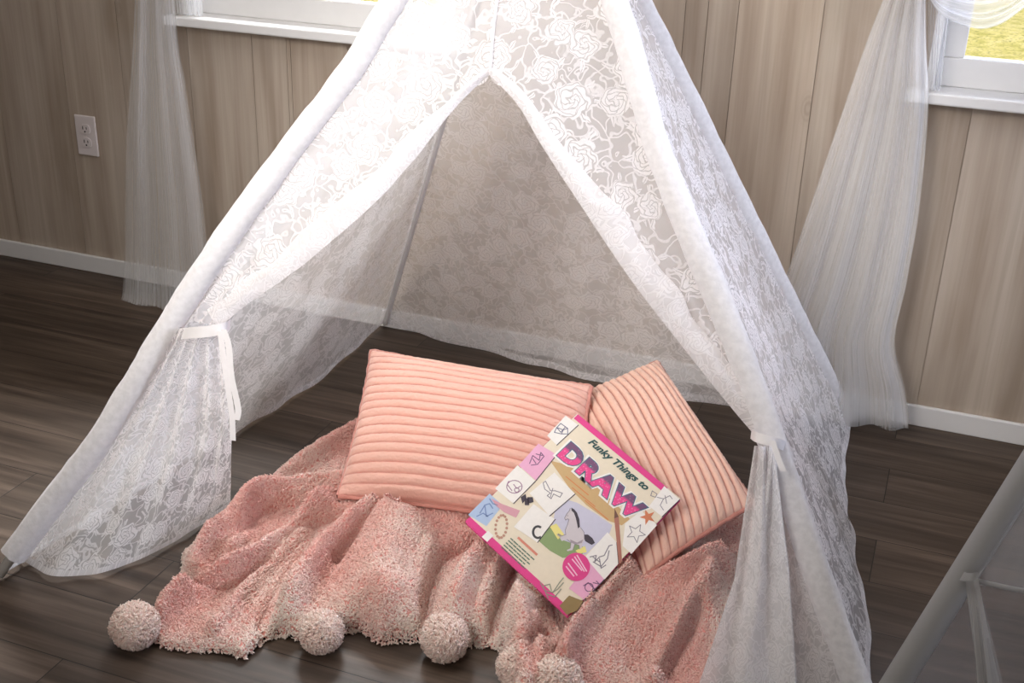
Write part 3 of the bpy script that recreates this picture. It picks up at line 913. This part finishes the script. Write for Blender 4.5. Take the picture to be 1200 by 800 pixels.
# resting poses of the pillows and the book
P1 = [fl((436, 411), .25), fl((692, 453), .25), fl((676, 618), .075), fl((397, 581), .065)]
P2 = [fl((668, 468), .20), fl((770, 424), .22), fl((884, 590), .14), fl((754, 676), .075)]
P2 = [P2[1], P2[2], P2[3], P2[0]]
BC = [np.array(v) for v in ((-.561, 1.885, .278), (-.337, 1.803, .196), (-.469, 1.584, .054), (-.693, 1.667, .136))]
STEP = .0028
x0, y0 = poly.min(0) - .02; x1, y1 = poly.max(0) + .02
gx = np.arange(x0, x1, STEP); gy = np.arange(y0, y1, STEP)
X, Y = np.meshgrid(gx, gy, indexing='ij')
sdist = seg_dist(X, Y, poly, True); ins = inside_poly(X, Y, poly); sdist = np.where(ins, sdist, -sdist)
sdist = sdist + .010 * (vnoise(X * 30, Y * 30, 5) - .5)
H = .016 + .010 * vnoise(X * 9, Y * 9, 7)
for px, z, wd, h in RIDGES:
    pp = smooth_path([fl(p, z)[:2] for p in px], 40)
    dd = seg_dist(X, Y, pp) / wd
    bump = 1.7 * h * np.exp(-dd ** 2 * 1.6)
    H = H + bump - np.minimum(bump, np.maximum(0, H - .03)) * .45
hid = [((-.80, 1.93), .20, .05), ((-.40, 1.86), .15, .035), ((-.56, 1.74), .10, .02)]
for (cx, cy), rr, h in hid:
    H += h * np.exp(-(((X - cx) ** 2 + (Y - cy) ** 2) / rr ** 2) ** 1.5)
for px, wd, h in CREASES:
    pp = smooth_path([fl(p, .035)[:2] for p in px], 40)
    H -= 2.2 * h * np.exp(-(seg_dist(X, Y, pp) / wd) ** 2)
H = np.maximum(H, .012) + .006 * (vnoise(X * 45, Y * 45, 8) - .5)


def plane_cap(H, quad, drop, grow):
    q = np.array(quad); c = q.mean(0); nn = np.cross(q[1] - q[0], q[3] - q[0]); zz = c[2] - ((X - c[0]) * nn[0] + (Y - c[1]) * nn[1]) / nn[2] - drop
    q2 = c[:2] + (q[:, :2] - c[:2]) * grow
    d = seg_dist(X, Y, q2, True); i = inside_poly(X, Y, q2)
    zz = zz + np.where(i, 0, d * 1.5)
    return np.where(i | (d < .04), np.minimum(H, np.maximum(zz, .012)), H)


H = plane_cap(H, BC, .022, 1.0)
H = plane_cap(H, P1, .020, 1.0)
H = plane_cap(H, [P2[3], P2[0], P2[1], P2[2]], .020, 1.0)
R0 = np.clip(.55 * H + .008, .018, .055)
prof = np.sqrt(np.clip(1 - (1 - np.clip(sdist / R0, 0, 1)) ** 2, 0, 1))
Z = H * prof + .004
# the front edge is lifted into an arch by the second pompom
ar = fl((400, 722), .02)[:2]
keep = sdist > -.001
idx = -np.ones(X.shape, int); idx[keep] = np.arange(keep.sum())
V = np.stack([X[keep], Y[keep], Z[keep]], 1)
q = np.stack([idx[:-1, :-1], idx[1:, :-1], idx[1:, 1:], idx[:-1, 1:]], -1).reshape(-1, 4)
q = q[(q >= 0).all(1)]
gxn = -np.gradient(Z, STEP, axis=0); gyn = -np.gradient(Z, STEP, axis=1)
NN = np.stack([gxn, gyn, np.ones_like(Z)], -1); NN /= np.linalg.norm(NN, axis=-1)[..., None]
Nk = NN[keep]
# wool tufts over the whole top
cnt = 230000
wt = 1 / np.maximum(Nk[:, 2], .18); pick = rng.choice(len(V), cnt, p=wt / wt.sum())
jit = (rng.rand(cnt, 2) - .5) * STEP
Pt = V[pick].copy(); Nt = Nk[pick]
Pt[:, :2] += jit * 1.4; Pt[:, 2] -= np.clip((Nt[:, 0] * jit[:, 0] + Nt[:, 1] * jit[:, 1]) * 1.4 / np.maximum(Nt[:, 2], .1), -.02, .02); Pt[:, 2] = np.maximum(Pt[:, 2], .004)
TV, TF, tip = tufts(Pt - Nt * .0015, Nt, .0044, .0019, 1.0, seed=3)
cen = (V[:, 0].mean(), V[:, 1].mean())


def frost_at(P, N):
    big = vnoise(P[:, 0] * 9 + 3, P[:, 1] * 9, 17) * .7 + vnoise(P[:, 0] * 24, P[:, 1] * 24, 18) * .3
    f = np.clip((big - .33) * 2.0, 0, 1)
    return f


fr0 = frost_at(V, Nk)
edge_f = np.clip(1 - seg_dist(Pt[:, 0], Pt[:, 1], poly, True) / .035, 0, 1)
frt = np.clip(frost_at(Pt, Nt) * .72 + edge_f * .6 + (rng.rand(cnt) - .5) * .5, 0, 1)
BL = tag(empty('sherpa_blanket', (cen[0], cen[1], 0)), 'rumpled pink fluffy sherpa blanket with pompom corners spread on the floor inside the tent', 'blanket')
c3 = np.array([cen[0], cen[1], 0])
tq = np.stack([q[:, [0, 1, 2]], q[:, [0, 2, 3]]], 1).reshape(-1, 3)
AV = np.vstack([V, TV]) - c3; AF = np.vstack([tq, TF + len(V)])
me = big_mesh('fleece', AV, AF)
add_attr(me, 'tip', np.concatenate([np.zeros(len(V)), tip])); add_attr(me, 'frost', np.concatenate([fr0, np.repeat(frt, 10)]))
link('fleece', me, SHERPA, BL)


def pompom(px, zc, r, seed):
    c = fl(px, zc)
    n = 4200
    k = np.arange(n) + .5; ph = np.arccos(1 - 2 * k / n); th = math.pi * (1 + 5 ** .5) * k
    D = np.stack([np.cos(th) * np.sin(ph), np.sin(th) * np.sin(ph), np.cos(ph)], 1)
    rad = r * (.80 + .10 * vnoise(D[:, 0] * 3 + 4, D[:, 1] * 3 + D[:, 2] * 2, seed))
    TVp, TFp, tp = tufts(D * rad[:, None], D, r * .22, r * .07, .8, seed=seed)
    # core
    nu, nv = 24, 16
    cv = np.array([(math.cos(a) * math.sin(b), math.sin(a) * math.sin(b), math.cos(b)) for b in np.linspace(.02, math.pi - .02, nv) for a in np.linspace(0, 2 * math.pi, nu)]) * r * .84
    cf = grid_faces(nv, nu); cf = np.stack([cf[:, [0, 1, 2]], cf[:, [0, 2, 3]]], 1).reshape(-1, 3)
    me = big_mesh('pompom', np.vstack([cv, TVp]), np.vstack([cf, TFp + len(cv)]))
    g = np.random.RandomState(seed)
    add_attr(me, 'tip', np.concatenate([np.zeros(len(cv)), tp])); add_attr(me, 'frost', np.concatenate([np.zeros(len(cv)), np.repeat(np.clip(.75 + .5 * (g.rand(n) - .5), 0, 1), 10)]))
    o = link('pompom', me, SHERPA, BL); o.location = [float(v) for v in (c - c3)]
    return o


pompom((158, 733), .036, .037, 1)
pompom((376, 740), .036, .034, 2)
pompom((521, 747), .036, .037, 3)
pompom((652, 798), .055, .038, 4)
pompom((609, 782), .040, .034, 5)

# ================================================================== PILLOWS


def plush_material(name, base, shade):
    t = NT(name)
    at = t.n('Attribute', attribute_name='rib')
    tc = t.n('TexCoord')
    nz = t.n('TexNoise', {'Vector': tc.outputs['Object'], 'Scale': 160.0, 'Detail': 2.0})
    n2 = t.n('TexNoise', {'Vector': tc.outputs['Object'], 'Scale': 22.0, 'Detail': 2.0})
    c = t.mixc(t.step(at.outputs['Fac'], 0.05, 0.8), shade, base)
    c = t.mixc(t.math('MULTIPLY', n2.outputs[0], 0.25), c, rgb(246, 212, 192))
    b = t.n('Bump', {'Height': nz.outputs[0], 'Strength': 0.6, 'Distance': 0.003})
    return t.surf(t.n('BsdfPrincipled', {'Base Color': c, 'Roughness': 0.9, 'Specular IOR Level': 0.1, 'Sheen Weight': 0.3, 'Sheen Roughness': 0.4, 'Normal': b.outputs[0]}).outputs[0])


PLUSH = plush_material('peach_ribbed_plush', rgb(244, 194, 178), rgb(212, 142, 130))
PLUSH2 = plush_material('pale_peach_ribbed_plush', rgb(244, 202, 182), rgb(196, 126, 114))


def pillow(name, label, C, thick, nrib, amp, mat, ear=.012, seed=0, pinch=.03):
    """C: TL, TR, BR, BL world corners (face up). Ribs run from left to right."""
    C = np.array(C); c = C.mean(0)
    ux = (C[1] + C[2] - C[0] - C[3]); ux /= np.linalg.norm(ux); uy = (C[0] + C[1] - C[2] - C[3]); N = np.cross(ux, uy); N /= np.linalg.norm(N)
    if N[2] < 0: N = -N
    n, mcol = 260, 120
    u = np.linspace(-1, 1, mcol); v = np.linspace(-1, 1, n)
    U, Vv = np.meshgrid(u, v)
    a = (U + 1) / 2; b = (1 - Vv) / 2               # b=0 at top
    # edges pulled in between the corners
    pu = U * (1 - pinch * (1 - Vv ** 2)); pv = Vv * (1 - pinch * 1.2 * (1 - U ** 2))
    A = ((pu + 1) / 2)[..., None]; B = ((1 - pv) / 2)[..., None]
    flat = (C[0] * (1 - A) + C[1] * A) * (1 - B) + (C[3] * (1 - A) + C[2] * A) * B
    prof = np.clip((1 - np.abs(U) ** 2.6), 0, 1) ** .62 * np.clip((1 - np.abs(Vv) ** 2.6), 0, 1) ** .62
    lump = .85 + .3 * vnoise(U * 2 + 5, Vv * 2 + 5, seed)
    ph = (Vv + .03 * (vnoise(U * 3, Vv * 3, seed + 1) - .5)) * nrib * math.pi
    rib = np.abs(np.cos(ph)) ** .55
    edge = np.clip(prof * 3, .25, 1)
    topz = prof * thick * lump + amp * rib * edge + .004
    botz = -prof * thick * .95
    nz = amp * .25 * (vnoise(U * 60, Vv * 60, seed + 3) - .5)
    Tp = flat + N * (topz + nz)[..., None]; Bt = flat + N * botz[..., None]
    VV = np.vstack([Tp.reshape(-1, 3), Bt.reshape(-1, 3)]); gfc = grid_faces(n, mcol)
    fc = np.vstack([gfc, gfc[:, ::-1] + n * mcol])
    ring = np.concatenate([np.arange(mcol), (np.arange(1, n) * mcol + mcol - 1), ((n - 1) * mcol + np.arange(mcol - 2, -1, -1)), (np.arange(n - 2, 0, -1) * mcol)])
    nx = np.roll(ring, -1)
    fc = np.vstack([fc, np.stack([ring, ring + n * mcol, nx + n * mcol, nx], 1)])
    e = tag(empty(name, c), label, 'pillow')
    me = big_mesh('ribbed_cover', VV - c, fc)
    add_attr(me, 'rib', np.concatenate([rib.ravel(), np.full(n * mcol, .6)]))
    link('ribbed_cover', me, mat, e)
    # fuzzy seam round the edge
    P = (flat.reshape(-1, 3)[ring]); k = len(P)
    Pm = smooth_path(np.vstack([P, P[:1]])[::6], 260)
    wob = 1 + .5 * (np.array([[vnoise(i * .9, q * 1.3, seed + 8) for q in range(8)] for i in range(260)]) - .5)
    m = MB(); m.tube(Pm, .0055, 8, False, wob); m.build('seam', mat, e, True)
    return e


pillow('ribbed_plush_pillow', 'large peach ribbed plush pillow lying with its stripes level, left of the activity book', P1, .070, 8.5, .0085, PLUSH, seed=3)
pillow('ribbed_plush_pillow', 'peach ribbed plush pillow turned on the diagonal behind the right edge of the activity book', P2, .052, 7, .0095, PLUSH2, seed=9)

# ================================================================== BOOK
bw = np.linalg.norm(BC[1] - BC[0]); bh = np.linalg.norm(BC[3] - BC[0])
BX = (BC[1] - BC[0]) / bw; BY = (BC[0] - BC[3]); BY -= BX * (BX @ BY); BY /= np.linalg.norm(BY); BN = np.cross(BX, BY)
BO = BC[3]
TH = .012
book = tag(empty('activity_book', BO), 'softcover drawing activity book with pink edges and a horse on its cover', 'book')
book.rotation_euler = Matrix([[BX[0], BY[0], BN[0]], [BX[1], BY[1], BN[1]], [BX[2], BY[2], BN[2]]]).to_euler()
bpl = Plane(BC[3], BC[2], BC[0])


def bk(p):
    w = bpl.at(p); return ((w - BO) @ BX, (w - BO) @ BY)


PR = {}


def pm(name, r, g, b):
    if name not in PR: PR[name] = plain('print_' + name, rgb(r, g, b), 0.4, 0.05, 120)
    return PR[name]


def bmesh_poly(name, polys, z, mat, parent):
    v = []; fcs = []
    for pl in polys:
        b0 = len(v); v += [(x, y, z) for x, y in pl]
        ar2 = sum(pl[i][0] * pl[(i + 1) % len(pl)][1] - pl[(i + 1) % len(pl)][0] * pl[i][1] for i in range(len(pl)))
        idx = list(range(b0, b0 + len(pl)))
        fcs.append(tuple(idx if ar2 > 0 else idx[::-1]))
    me = bpy.data.meshes.new(name); me.from_pydata(v, [], fcs); me.update()
    return link(name, me, mat, parent, False)


def strokes(lines, width):
    out = []
    for ln in lines:
        ln = np.array(ln, float)
        for a, b in zip(ln[:-1], ln[1:]):
            t = b - a; L = np.linalg.norm(t)
            if L < 1e-6: continue
            nrm = np.array([-t[1], t[0]]) / L * width / 2; t = t / L * width * .25
            out.append([a - nrm - t, b - nrm + t, b + nrm + t, a + nrm - t])
    return out


def bx(name, x0, x1, y0, y1, z0, z1, mat, parent=None):
    m = MB(); m.box(x0, x1, y0, y1, z0, z1)
    me = bpy.data.meshes.new(name); me.from_pydata(m.v, [], m.f); me.update()
    return link(name, me, mat, parent or book, False)


cream = pm('cream', 234, 222, 200); pink = pm('magenta', 226, 66, 142); wht = pm('white', 244, 240, 236); lpink = pm('light_pink', 236, 176, 208)
ink = pm('ink', 66, 58, 70); grey = pm('pencil_grey', 140, 134, 144); tan = pm('tan', 206, 172, 122)
bx('page_block', .001, bw - .002, .002, bh - .002, -TH + .0008, -.0006, pm('paper', 226, 220, 208))
bx('back_cover', 0, bw, 0, bh, -TH, -TH + .0008, pink)
bx('spine', -.0006, .0, 0, bh, -TH, 0, pm('spine', 190, 60, 110))
cov = bx('front_cover', 0, bw, 0, bh, -.0006, 0, cream)
dz = .00022


def P(*pts): return [bk(p) for p in pts]


def z2(x, y, X0, Y0): return (X0 + x / 5.333, Y0 + y / 5.333)


def R2(*p): return [bk(z2(x, y, 540, 470)) for x, y in p]
def R3(*p): return [bk(z2(x, y, 650, 470)) for x, y in p]
def R4(*p): return [bk(z2(x, y, 540, 570)) for x, y in p]
def R5(*p): return [bk(z2(x, y, 620, 570)) for x, y in p]


# edge bands
bmesh_poly('color_band', [[(.002, bh), (.002, bh - .0115), (bw - .03, bh - .0115), (bw - .03, bh)]], dz, pink, cov)
bmesh_poly('color_band', [[(0, 0), (bw, 0), (bw, .0125), (0, .0125)]], dz, pink, cov)
# tan brush swath, sky and grass of the picture
bmesh_poly('brush_swath', [R3((-30, 370), (90, 400), (250, 520), (400, 660), (470, 735), (420, 775), (330, 745), (200, 650), (90, 540), (20, 440))], dz, tan, cov)
sky = bmesh_poly('horse_picture', [R5((165, 120), (230, 80), (300, 100), (420, 170), (520, 240), (500, 300), (430, 350), (360, 420), (210, 440), (110, 330), (150, 230))], dz, pm('lilac_sky', 204, 202, 222), cov)
bmesh_poly('grass', [R5((60, 340), (130, 250), (200, 330), (350, 380), (330, 430), (210, 445), (130, 400))], 2 * dz, pm('grass_green', 142, 164, 112), sky)
for pg in (R5((130, 250), (170, 230), (220, 300), (180, 330)), R5((290, 400), (350, 370), (360, 410), (310, 420))):
    bmesh_poly('sunny_field', [pg], 3 * dz, pm('pale_yellow', 238, 226, 140), sky)
horse = bmesh_poly('horse', [R5((228, 210), (222, 196), (238, 168), (252, 152), (258, 136), (268, 150), (286, 160), (296, 186), (302, 222), (322, 256), (344, 286), (346, 332), (334, 352), (330, 384), (316, 392), (312, 366), (286, 360), (274, 396), (240, 404), (236, 396), (258, 386), (262, 350), (238, 330), (204, 340), (190, 316), (172, 300), (182, 294), (206, 308), (230, 300), (226, 274), (240, 238), (250, 206), (240, 202))],
                   3 * dz, pm('horse_grey', 210, 202, 208), sky)
bmesh_poly('mane', [R5((264, 132), (282, 142), (300, 164), (314, 204), (318, 252), (306, 262), (300, 232), (292, 196), (280, 164), (266, 150))], 4 * dz, ink, horse)
bmesh_poly('tail', [R5((344, 300), (368, 300), (396, 322), (412, 352), (392, 364), (366, 350), (350, 340))], 4 * dz, ink, horse)
bmesh_poly('shading', [R5((256, 330), (300, 350), (338, 330), (330, 352), (290, 362), (262, 350)), ], 4 * dz, pm('horse_shade', 166, 154, 164), horse)
bmesh_poly('outline', strokes([R5((228, 210), (222, 196), (238, 168), (252, 152), (258, 136)), R5((228, 210), (240, 202), (250, 206), (240, 238), (226, 274), (230, 300), (206, 308), (182, 294)), R5((238, 330), (262, 350), (258, 386)), R5((274, 396), (286, 360), (312, 366), (316, 392)), R5((240, 180), (244, 184)), R5((346, 332), (344, 286), (322, 256))], .0010), 5 * dz, grey, horse)


def card(pts, mat, lines=None, lw=.0011, lmat=grey, z=2, shadow=True):
    c = bmesh_poly('picture_card', [pts], z * dz, mat, cov)
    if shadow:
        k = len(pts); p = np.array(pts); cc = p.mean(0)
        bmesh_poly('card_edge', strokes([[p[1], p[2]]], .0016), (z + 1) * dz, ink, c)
    if lines: bmesh_poly('line_drawing', strokes(lines, lw), (z + 1) * dz, lmat, c)
    return c


def ell(fn, cx, cy, rx, ry, a0=0, a1=6.2832, n=18, rot=0):
    return fn(*[(cx + rx * math.cos(t) * math.cos(rot) - ry * math.sin(t) * math.sin(rot), cy + rx * math.cos(t) * math.sin(rot) + ry * math.sin(t) * math.cos(rot)) for t in np.linspace(a0, a1, n)])


card(R2((655, 90), (735, 150), (600, 275), (540, 215)), wht, [R2((625, 140), (600, 165), (585, 195), (630, 205), (668, 205), (668, 170), (625, 140)), R2((600, 165), (640, 180), (668, 170)), R2((640, 180), (630, 205)), R2((600, 165), (625, 195), (655, 160))], .0016, pm('slate', 110, 110, 136))
card(R2((485, 265), (600, 335), (470, 497), (362, 400)), lpink, [R2((430, 390), (450, 340), (490, 370), (500, 320), (520, 345), (480, 395), (440, 400)), R2((450, 360), (470, 390)), R2((470, 330), (510, 340))], .0016, pm('plum', 120, 84, 120))
card(R2((355, 400), (467, 500), (330, 640), (215, 545)), wht, [ell(R2, 335, 535, 48, 40), R2((300, 500), (290, 520), (320, 560)), R2((330, 520), (350, 545), (375, 530)), ell(R2, 350, 555, 14, 14)], .0016, pm('rose_grey', 160, 120, 150))
card(R2((180, 578), (262, 650), (160, 780), (45, 710)), pm('pale_blue', 176, 196, 226), [R2((120, 700), (150, 650), (180, 640), (200, 670)), R2((100, 720), (140, 700), (170, 720)), R2((150, 650), (160, 720), (200, 700)), R2((180, 610), (200, 640), (230, 650))], .0020, pm('denim', 120, 140, 190), shadow=False)
bmesh_poly('ribbon_picture', [R4((190, 75), (260, 110), (370, 150), (345, 195), (270, 160), (220, 120))], 3 * dz, pm('dusty_rose', 216, 160, 172), cov)
bmesh_poly('bead_bracelet', [q for k in np.linspace(0, 6.28, 16, endpoint=False) for q in [ell(R4, 253 + 34 * math.cos(k) - 12 * math.sin(k), 250 + 70 * math.sin(k) + 10 * math.cos(k), 9, 9, n=9)[:-1]]], 4 * dz, pm('bead', 196, 150, 130), cov)
card(R2((585, 445), (715, 580), (555, 718), (430, 575)), wht, [R2((560, 560), (530, 500), (515, 510), (525, 550), (560, 575), (540, 590), (565, 610), (580, 580), (620, 600), (635, 575), (590, 560), (560, 560)), R2((575, 545), (560, 600))], .0015, grey, 3)
bmesh_poly('bow', [R2((375, 600), (405, 580), (412, 610), (385, 640)), R2((415, 600), (450, 600), (455, 630), (420, 640)), R2((400, 610), (425, 605), (428, 650), (400, 650))], 5 * dz, ink, cov)
card(R4((455, 110), (590, 205), (480, 350), (332, 252)), wht, [ell(R4, 482, 285, 30, 36, 1.0, 5.3)], .0042, pm('iron', 92, 92, 96), 3)
# title
title = None


def text(name, body, size, loc, ang, mat, z, parent, offset=0, shear=0, spacing=1.0, sx=1.0):
    cu = bpy.data.curves.new(name, 'FONT'); cu.body = body; cu.size = size; cu.offset = offset; cu.shear = shear; cu.space_character = spacing; cu.resolution_u = 4
    tmp = bpy.data.objects.new(name, cu); COL.objects.link(tmp)
    dg = bpy.context.evaluated_depsgraph_get(); me = bpy.data.meshes.new_from_object(tmp.evaluated_get(dg))
    bpy.data.objects.remove(tmp); bpy.data.curves.remove(cu)
    me.materials.clear()
    me.transform(Matrix.Translation((loc[0], loc[1], z)) @ Matrix.Rotation(ang, 4, 'Z') @ Matrix.Scale(sx, 4, (1, 0, 0)))
    return link(name, me, mat, parent, False)


def text_between(name, body, p0, p1, height, mat, z, parent, **kw):
    """place a line of lettering from book point p0 to p1 (baseline)"""
    cu = bpy.data.curves.new('m', 'FONT'); cu.body = body; cu.size = 1; cu.space_character = kw.get('spacing', 1.0)
    tmp = bpy.data.objects.new('m', cu); COL.objects.link(tmp); bpy.context.view_layer.update()
    wdt = tmp.dimensions.x; bpy.data.objects.remove(tmp); bpy.data.curves.remove(cu)
    d = np.array(p1) - np.array(p0); L = np.linalg.norm(d); size = height / .7
    return text(name, body, size, p0, math.atan2(d[1], d[0]), mat, z, parent, sx=L / (wdt * size), **kw)


def title_material():
    t = NT('print_title_pink')
    tc = t.n('TexCoord'); sx = t.n('SeparateXYZ', {0: tc.outputs['Object']})
    v = t.n('TexVoronoi', {'Vector': tc.outputs['Object'], 'Scale': 190.0})
    dots = t.math('SUBTRACT', 1.0, t.step(v.outputs['Distance'], 0.2, 0.35))
    up = t.step(sx.outputs[1], DRAW_MID - .002, DRAW_MID + .004)
    c = t.mixc(up, rgb(226, 50, 134), rgb(104, 60, 104))
    c = t.mixc(t.math('MULTIPLY', dots, t.math('SUBTRACT', 0.45, t.math('MULTIPLY', up, 0.3))), c, rgb(244, 150, 196))
    return t.surf(t.n('BsdfPrincipled', {'Base Color': c, 'Roughness': 0.4}).outputs[0])


D0, D1 = R3((48, 350), (445, 715)); Dt0 = R3((125, 222))[0]
ly = (D0[1] + D1[1]) / 2; lh = .034
D0 = (.030, ly + .001); D1 = (bw - .040, ly - .001)
DRAW_MID = ly + lh * .58
text_between('title_outline', 'DRAW', D0, D1, lh, pm('title_teal', 58, 110, 132), 5 * dz, cov, offset=.0038, spacing=1.12)
text_between('title_halo', 'DRAW', (D0[0] - .001, D0[1] - .001), (D1[0] - .001, D1[1] - .001), lh, wht, 4 * dz, cov, offset=.0064, spacing=1.12)
text_between('title_lettering', 'DRAW', D0, D1, lh, title_material(), 6 * dz, cov, offset=.0024, spacing=1.12)
F0 = R3((205, 258))[0]; F1 = R3((570, 560))[0]
yy = (F0[1] + F1[1]) / 2
text_between('subtitle_lettering', 'Funky Things to', (F0[0], yy), (F1[0] - .004, yy), .0125, pm('title_green', 44, 84, 84), 5 * dz, cov, shear=.3, offset=.0006)
# orange lines of small print on the swath
bmesh_poly('small_print', strokes([[(x + .0, y), (x + .055, y + .001)] for x, y in [R3((70, 470))[0], R3((110, 540))[0], R3((190, 620))[0]]], .0018), 2 * dz, pm('orange_print', 214, 136, 84), cov)
# right-hand cards, starfish, pencil
card(R3((685, 530), (782, 615), (672, 722), (590, 655)), wht, [R3((610, 560), (640, 580), (630, 600), (600, 590), (610, 560)), R3((640, 600), (680, 610), (720, 590), (735, 610)), R3((680, 610), (660, 650), (680, 680)), R3((690, 590), (700, 640))], .0013, grey, 3)
card(R5((600, 230), (700, 150), (800, 240), (640, 420), (585, 370)), wht, None, z=2, shadow=False)


def star(fn, cx, cy, ro, ri, rot):
    return fn(*[(cx + (ro if k % 2 == 0 else ri) * math.cos(rot + k * math.pi / 5), cy + (ro if k % 2 == 0 else ri) * math.sin(rot + k * math.pi / 5)) for k in range(10)])


bmesh_poly('starfish_picture', [star(R5, 742, 190, 52, 20, .6)], 4 * dz, pm('starfish_orange', 214, 130, 92), cov)
s = star(R5, 668, 290, 60, 26, .2); bmesh_poly('line_drawing', strokes([s + s[:1]], .0013), 4 * dz, grey, cov)
card(R5((490, 285), (548, 350), (560, 480), (470, 582), (350, 440)), wht, [R5((380, 440), (420, 430), (410, 470), (440, 440), (470, 430), (500, 370), (520, 365)), R5((400, 470), (450, 500), (490, 450), (500, 400)), R5((440, 450), (450, 510), (480, 490)), R5((400, 440), (440, 470))], .0018, grey, 3)
pc = bmesh_poly('pencil_picture', [R5((540, 165), (560, 190), (582, 470), (562, 485), (532, 200))], 6 * dz, pm('pencil_brown', 176, 116, 100), cov)
bmesh_poly('pencil_tip', [R5((535, 138), (560, 190), (532, 200))], 7 * dz, pm('pencil_lead', 120, 84, 70), pc)
# bottom: pink card, circle badge, tan corner, doodle, bullet lines
card(R5((375, 470), (472, 580), (345, 708), (250, 635)), lpink, [ell(R5, 375, 630, 26, 26), R5((340, 620), (370, 600), (410, 640)), R5((420, 590), (440, 610), (400, 600))], .0016, pm('plum', 120, 84, 120), 3)
bdg = bmesh_poly('badge', [ell(R5, 295, 502, 86, 88, n=40)[:-1]], 6 * dz, pink, cov)
bmesh_poly('badge_lines', strokes([R5((285, 440), (345, 530)), R5((270, 455), (330, 525)), R5((300, 430), (360, 530)), R5((245, 480), (300, 555)), R5((232, 500), (280, 560))], .0022), 7 * dz, pm('pale_pink', 250, 196, 222), bdg)
bmesh_poly('corner_picture', [R5((190, 745), (250, 680), (340, 715), (300, 775), (235, 800))], 3 * dz, pm('olive_tan', 150, 128, 84), cov)
bmesh_poly('line_drawing', strokes([R5((70, 600), (100, 650), (150, 660), (190, 600), (215, 570)), R5((90, 620), (130, 610), (140, 650)), R5((150, 660), (180, 640), (215, 600)), R5((110, 670), (160, 690), (200, 640)), R5((100, 650), (120, 700))], .0018), 4 * dz, pm('sage', 150, 154, 136), cov)


def words(x, y, length, seed):
    g = np.random.RandomState(seed); out = []; q = 0
    while q < length:
        w = .004 + .007 * g.rand(); out.append([(x + q, y), (x + min(q + w, length), y)]); q += w + .0022
    return out


h0 = R4((352, 318))[0]; t0 = R4((312, 324))[0]
bmesh_poly('heading_print', strokes(words(h0[0] + .002, h0[1] + .001, .046, 1), .0042), 4 * dz, pm('coral_print', 222, 140, 120), cov)
bmesh_poly('bullet_print', strokes(sum([words(t0[0], t0[1] - .0056 * k, .058 - .006 * (k % 2), 5 + k) for k in range(5)], []), .0021), 4 * dz, pm('print_green', 96, 122, 104), cov)
bmesh_poly('spine_card', [[(bk((567, 632))[0] - .006, 0), (bk((567, 632))[0] + .008, 0), (bk((567, 632))[0] + .008, .016), (bk((567, 632))[0] - .006, .016)]], 5 * dz, wht, cov)
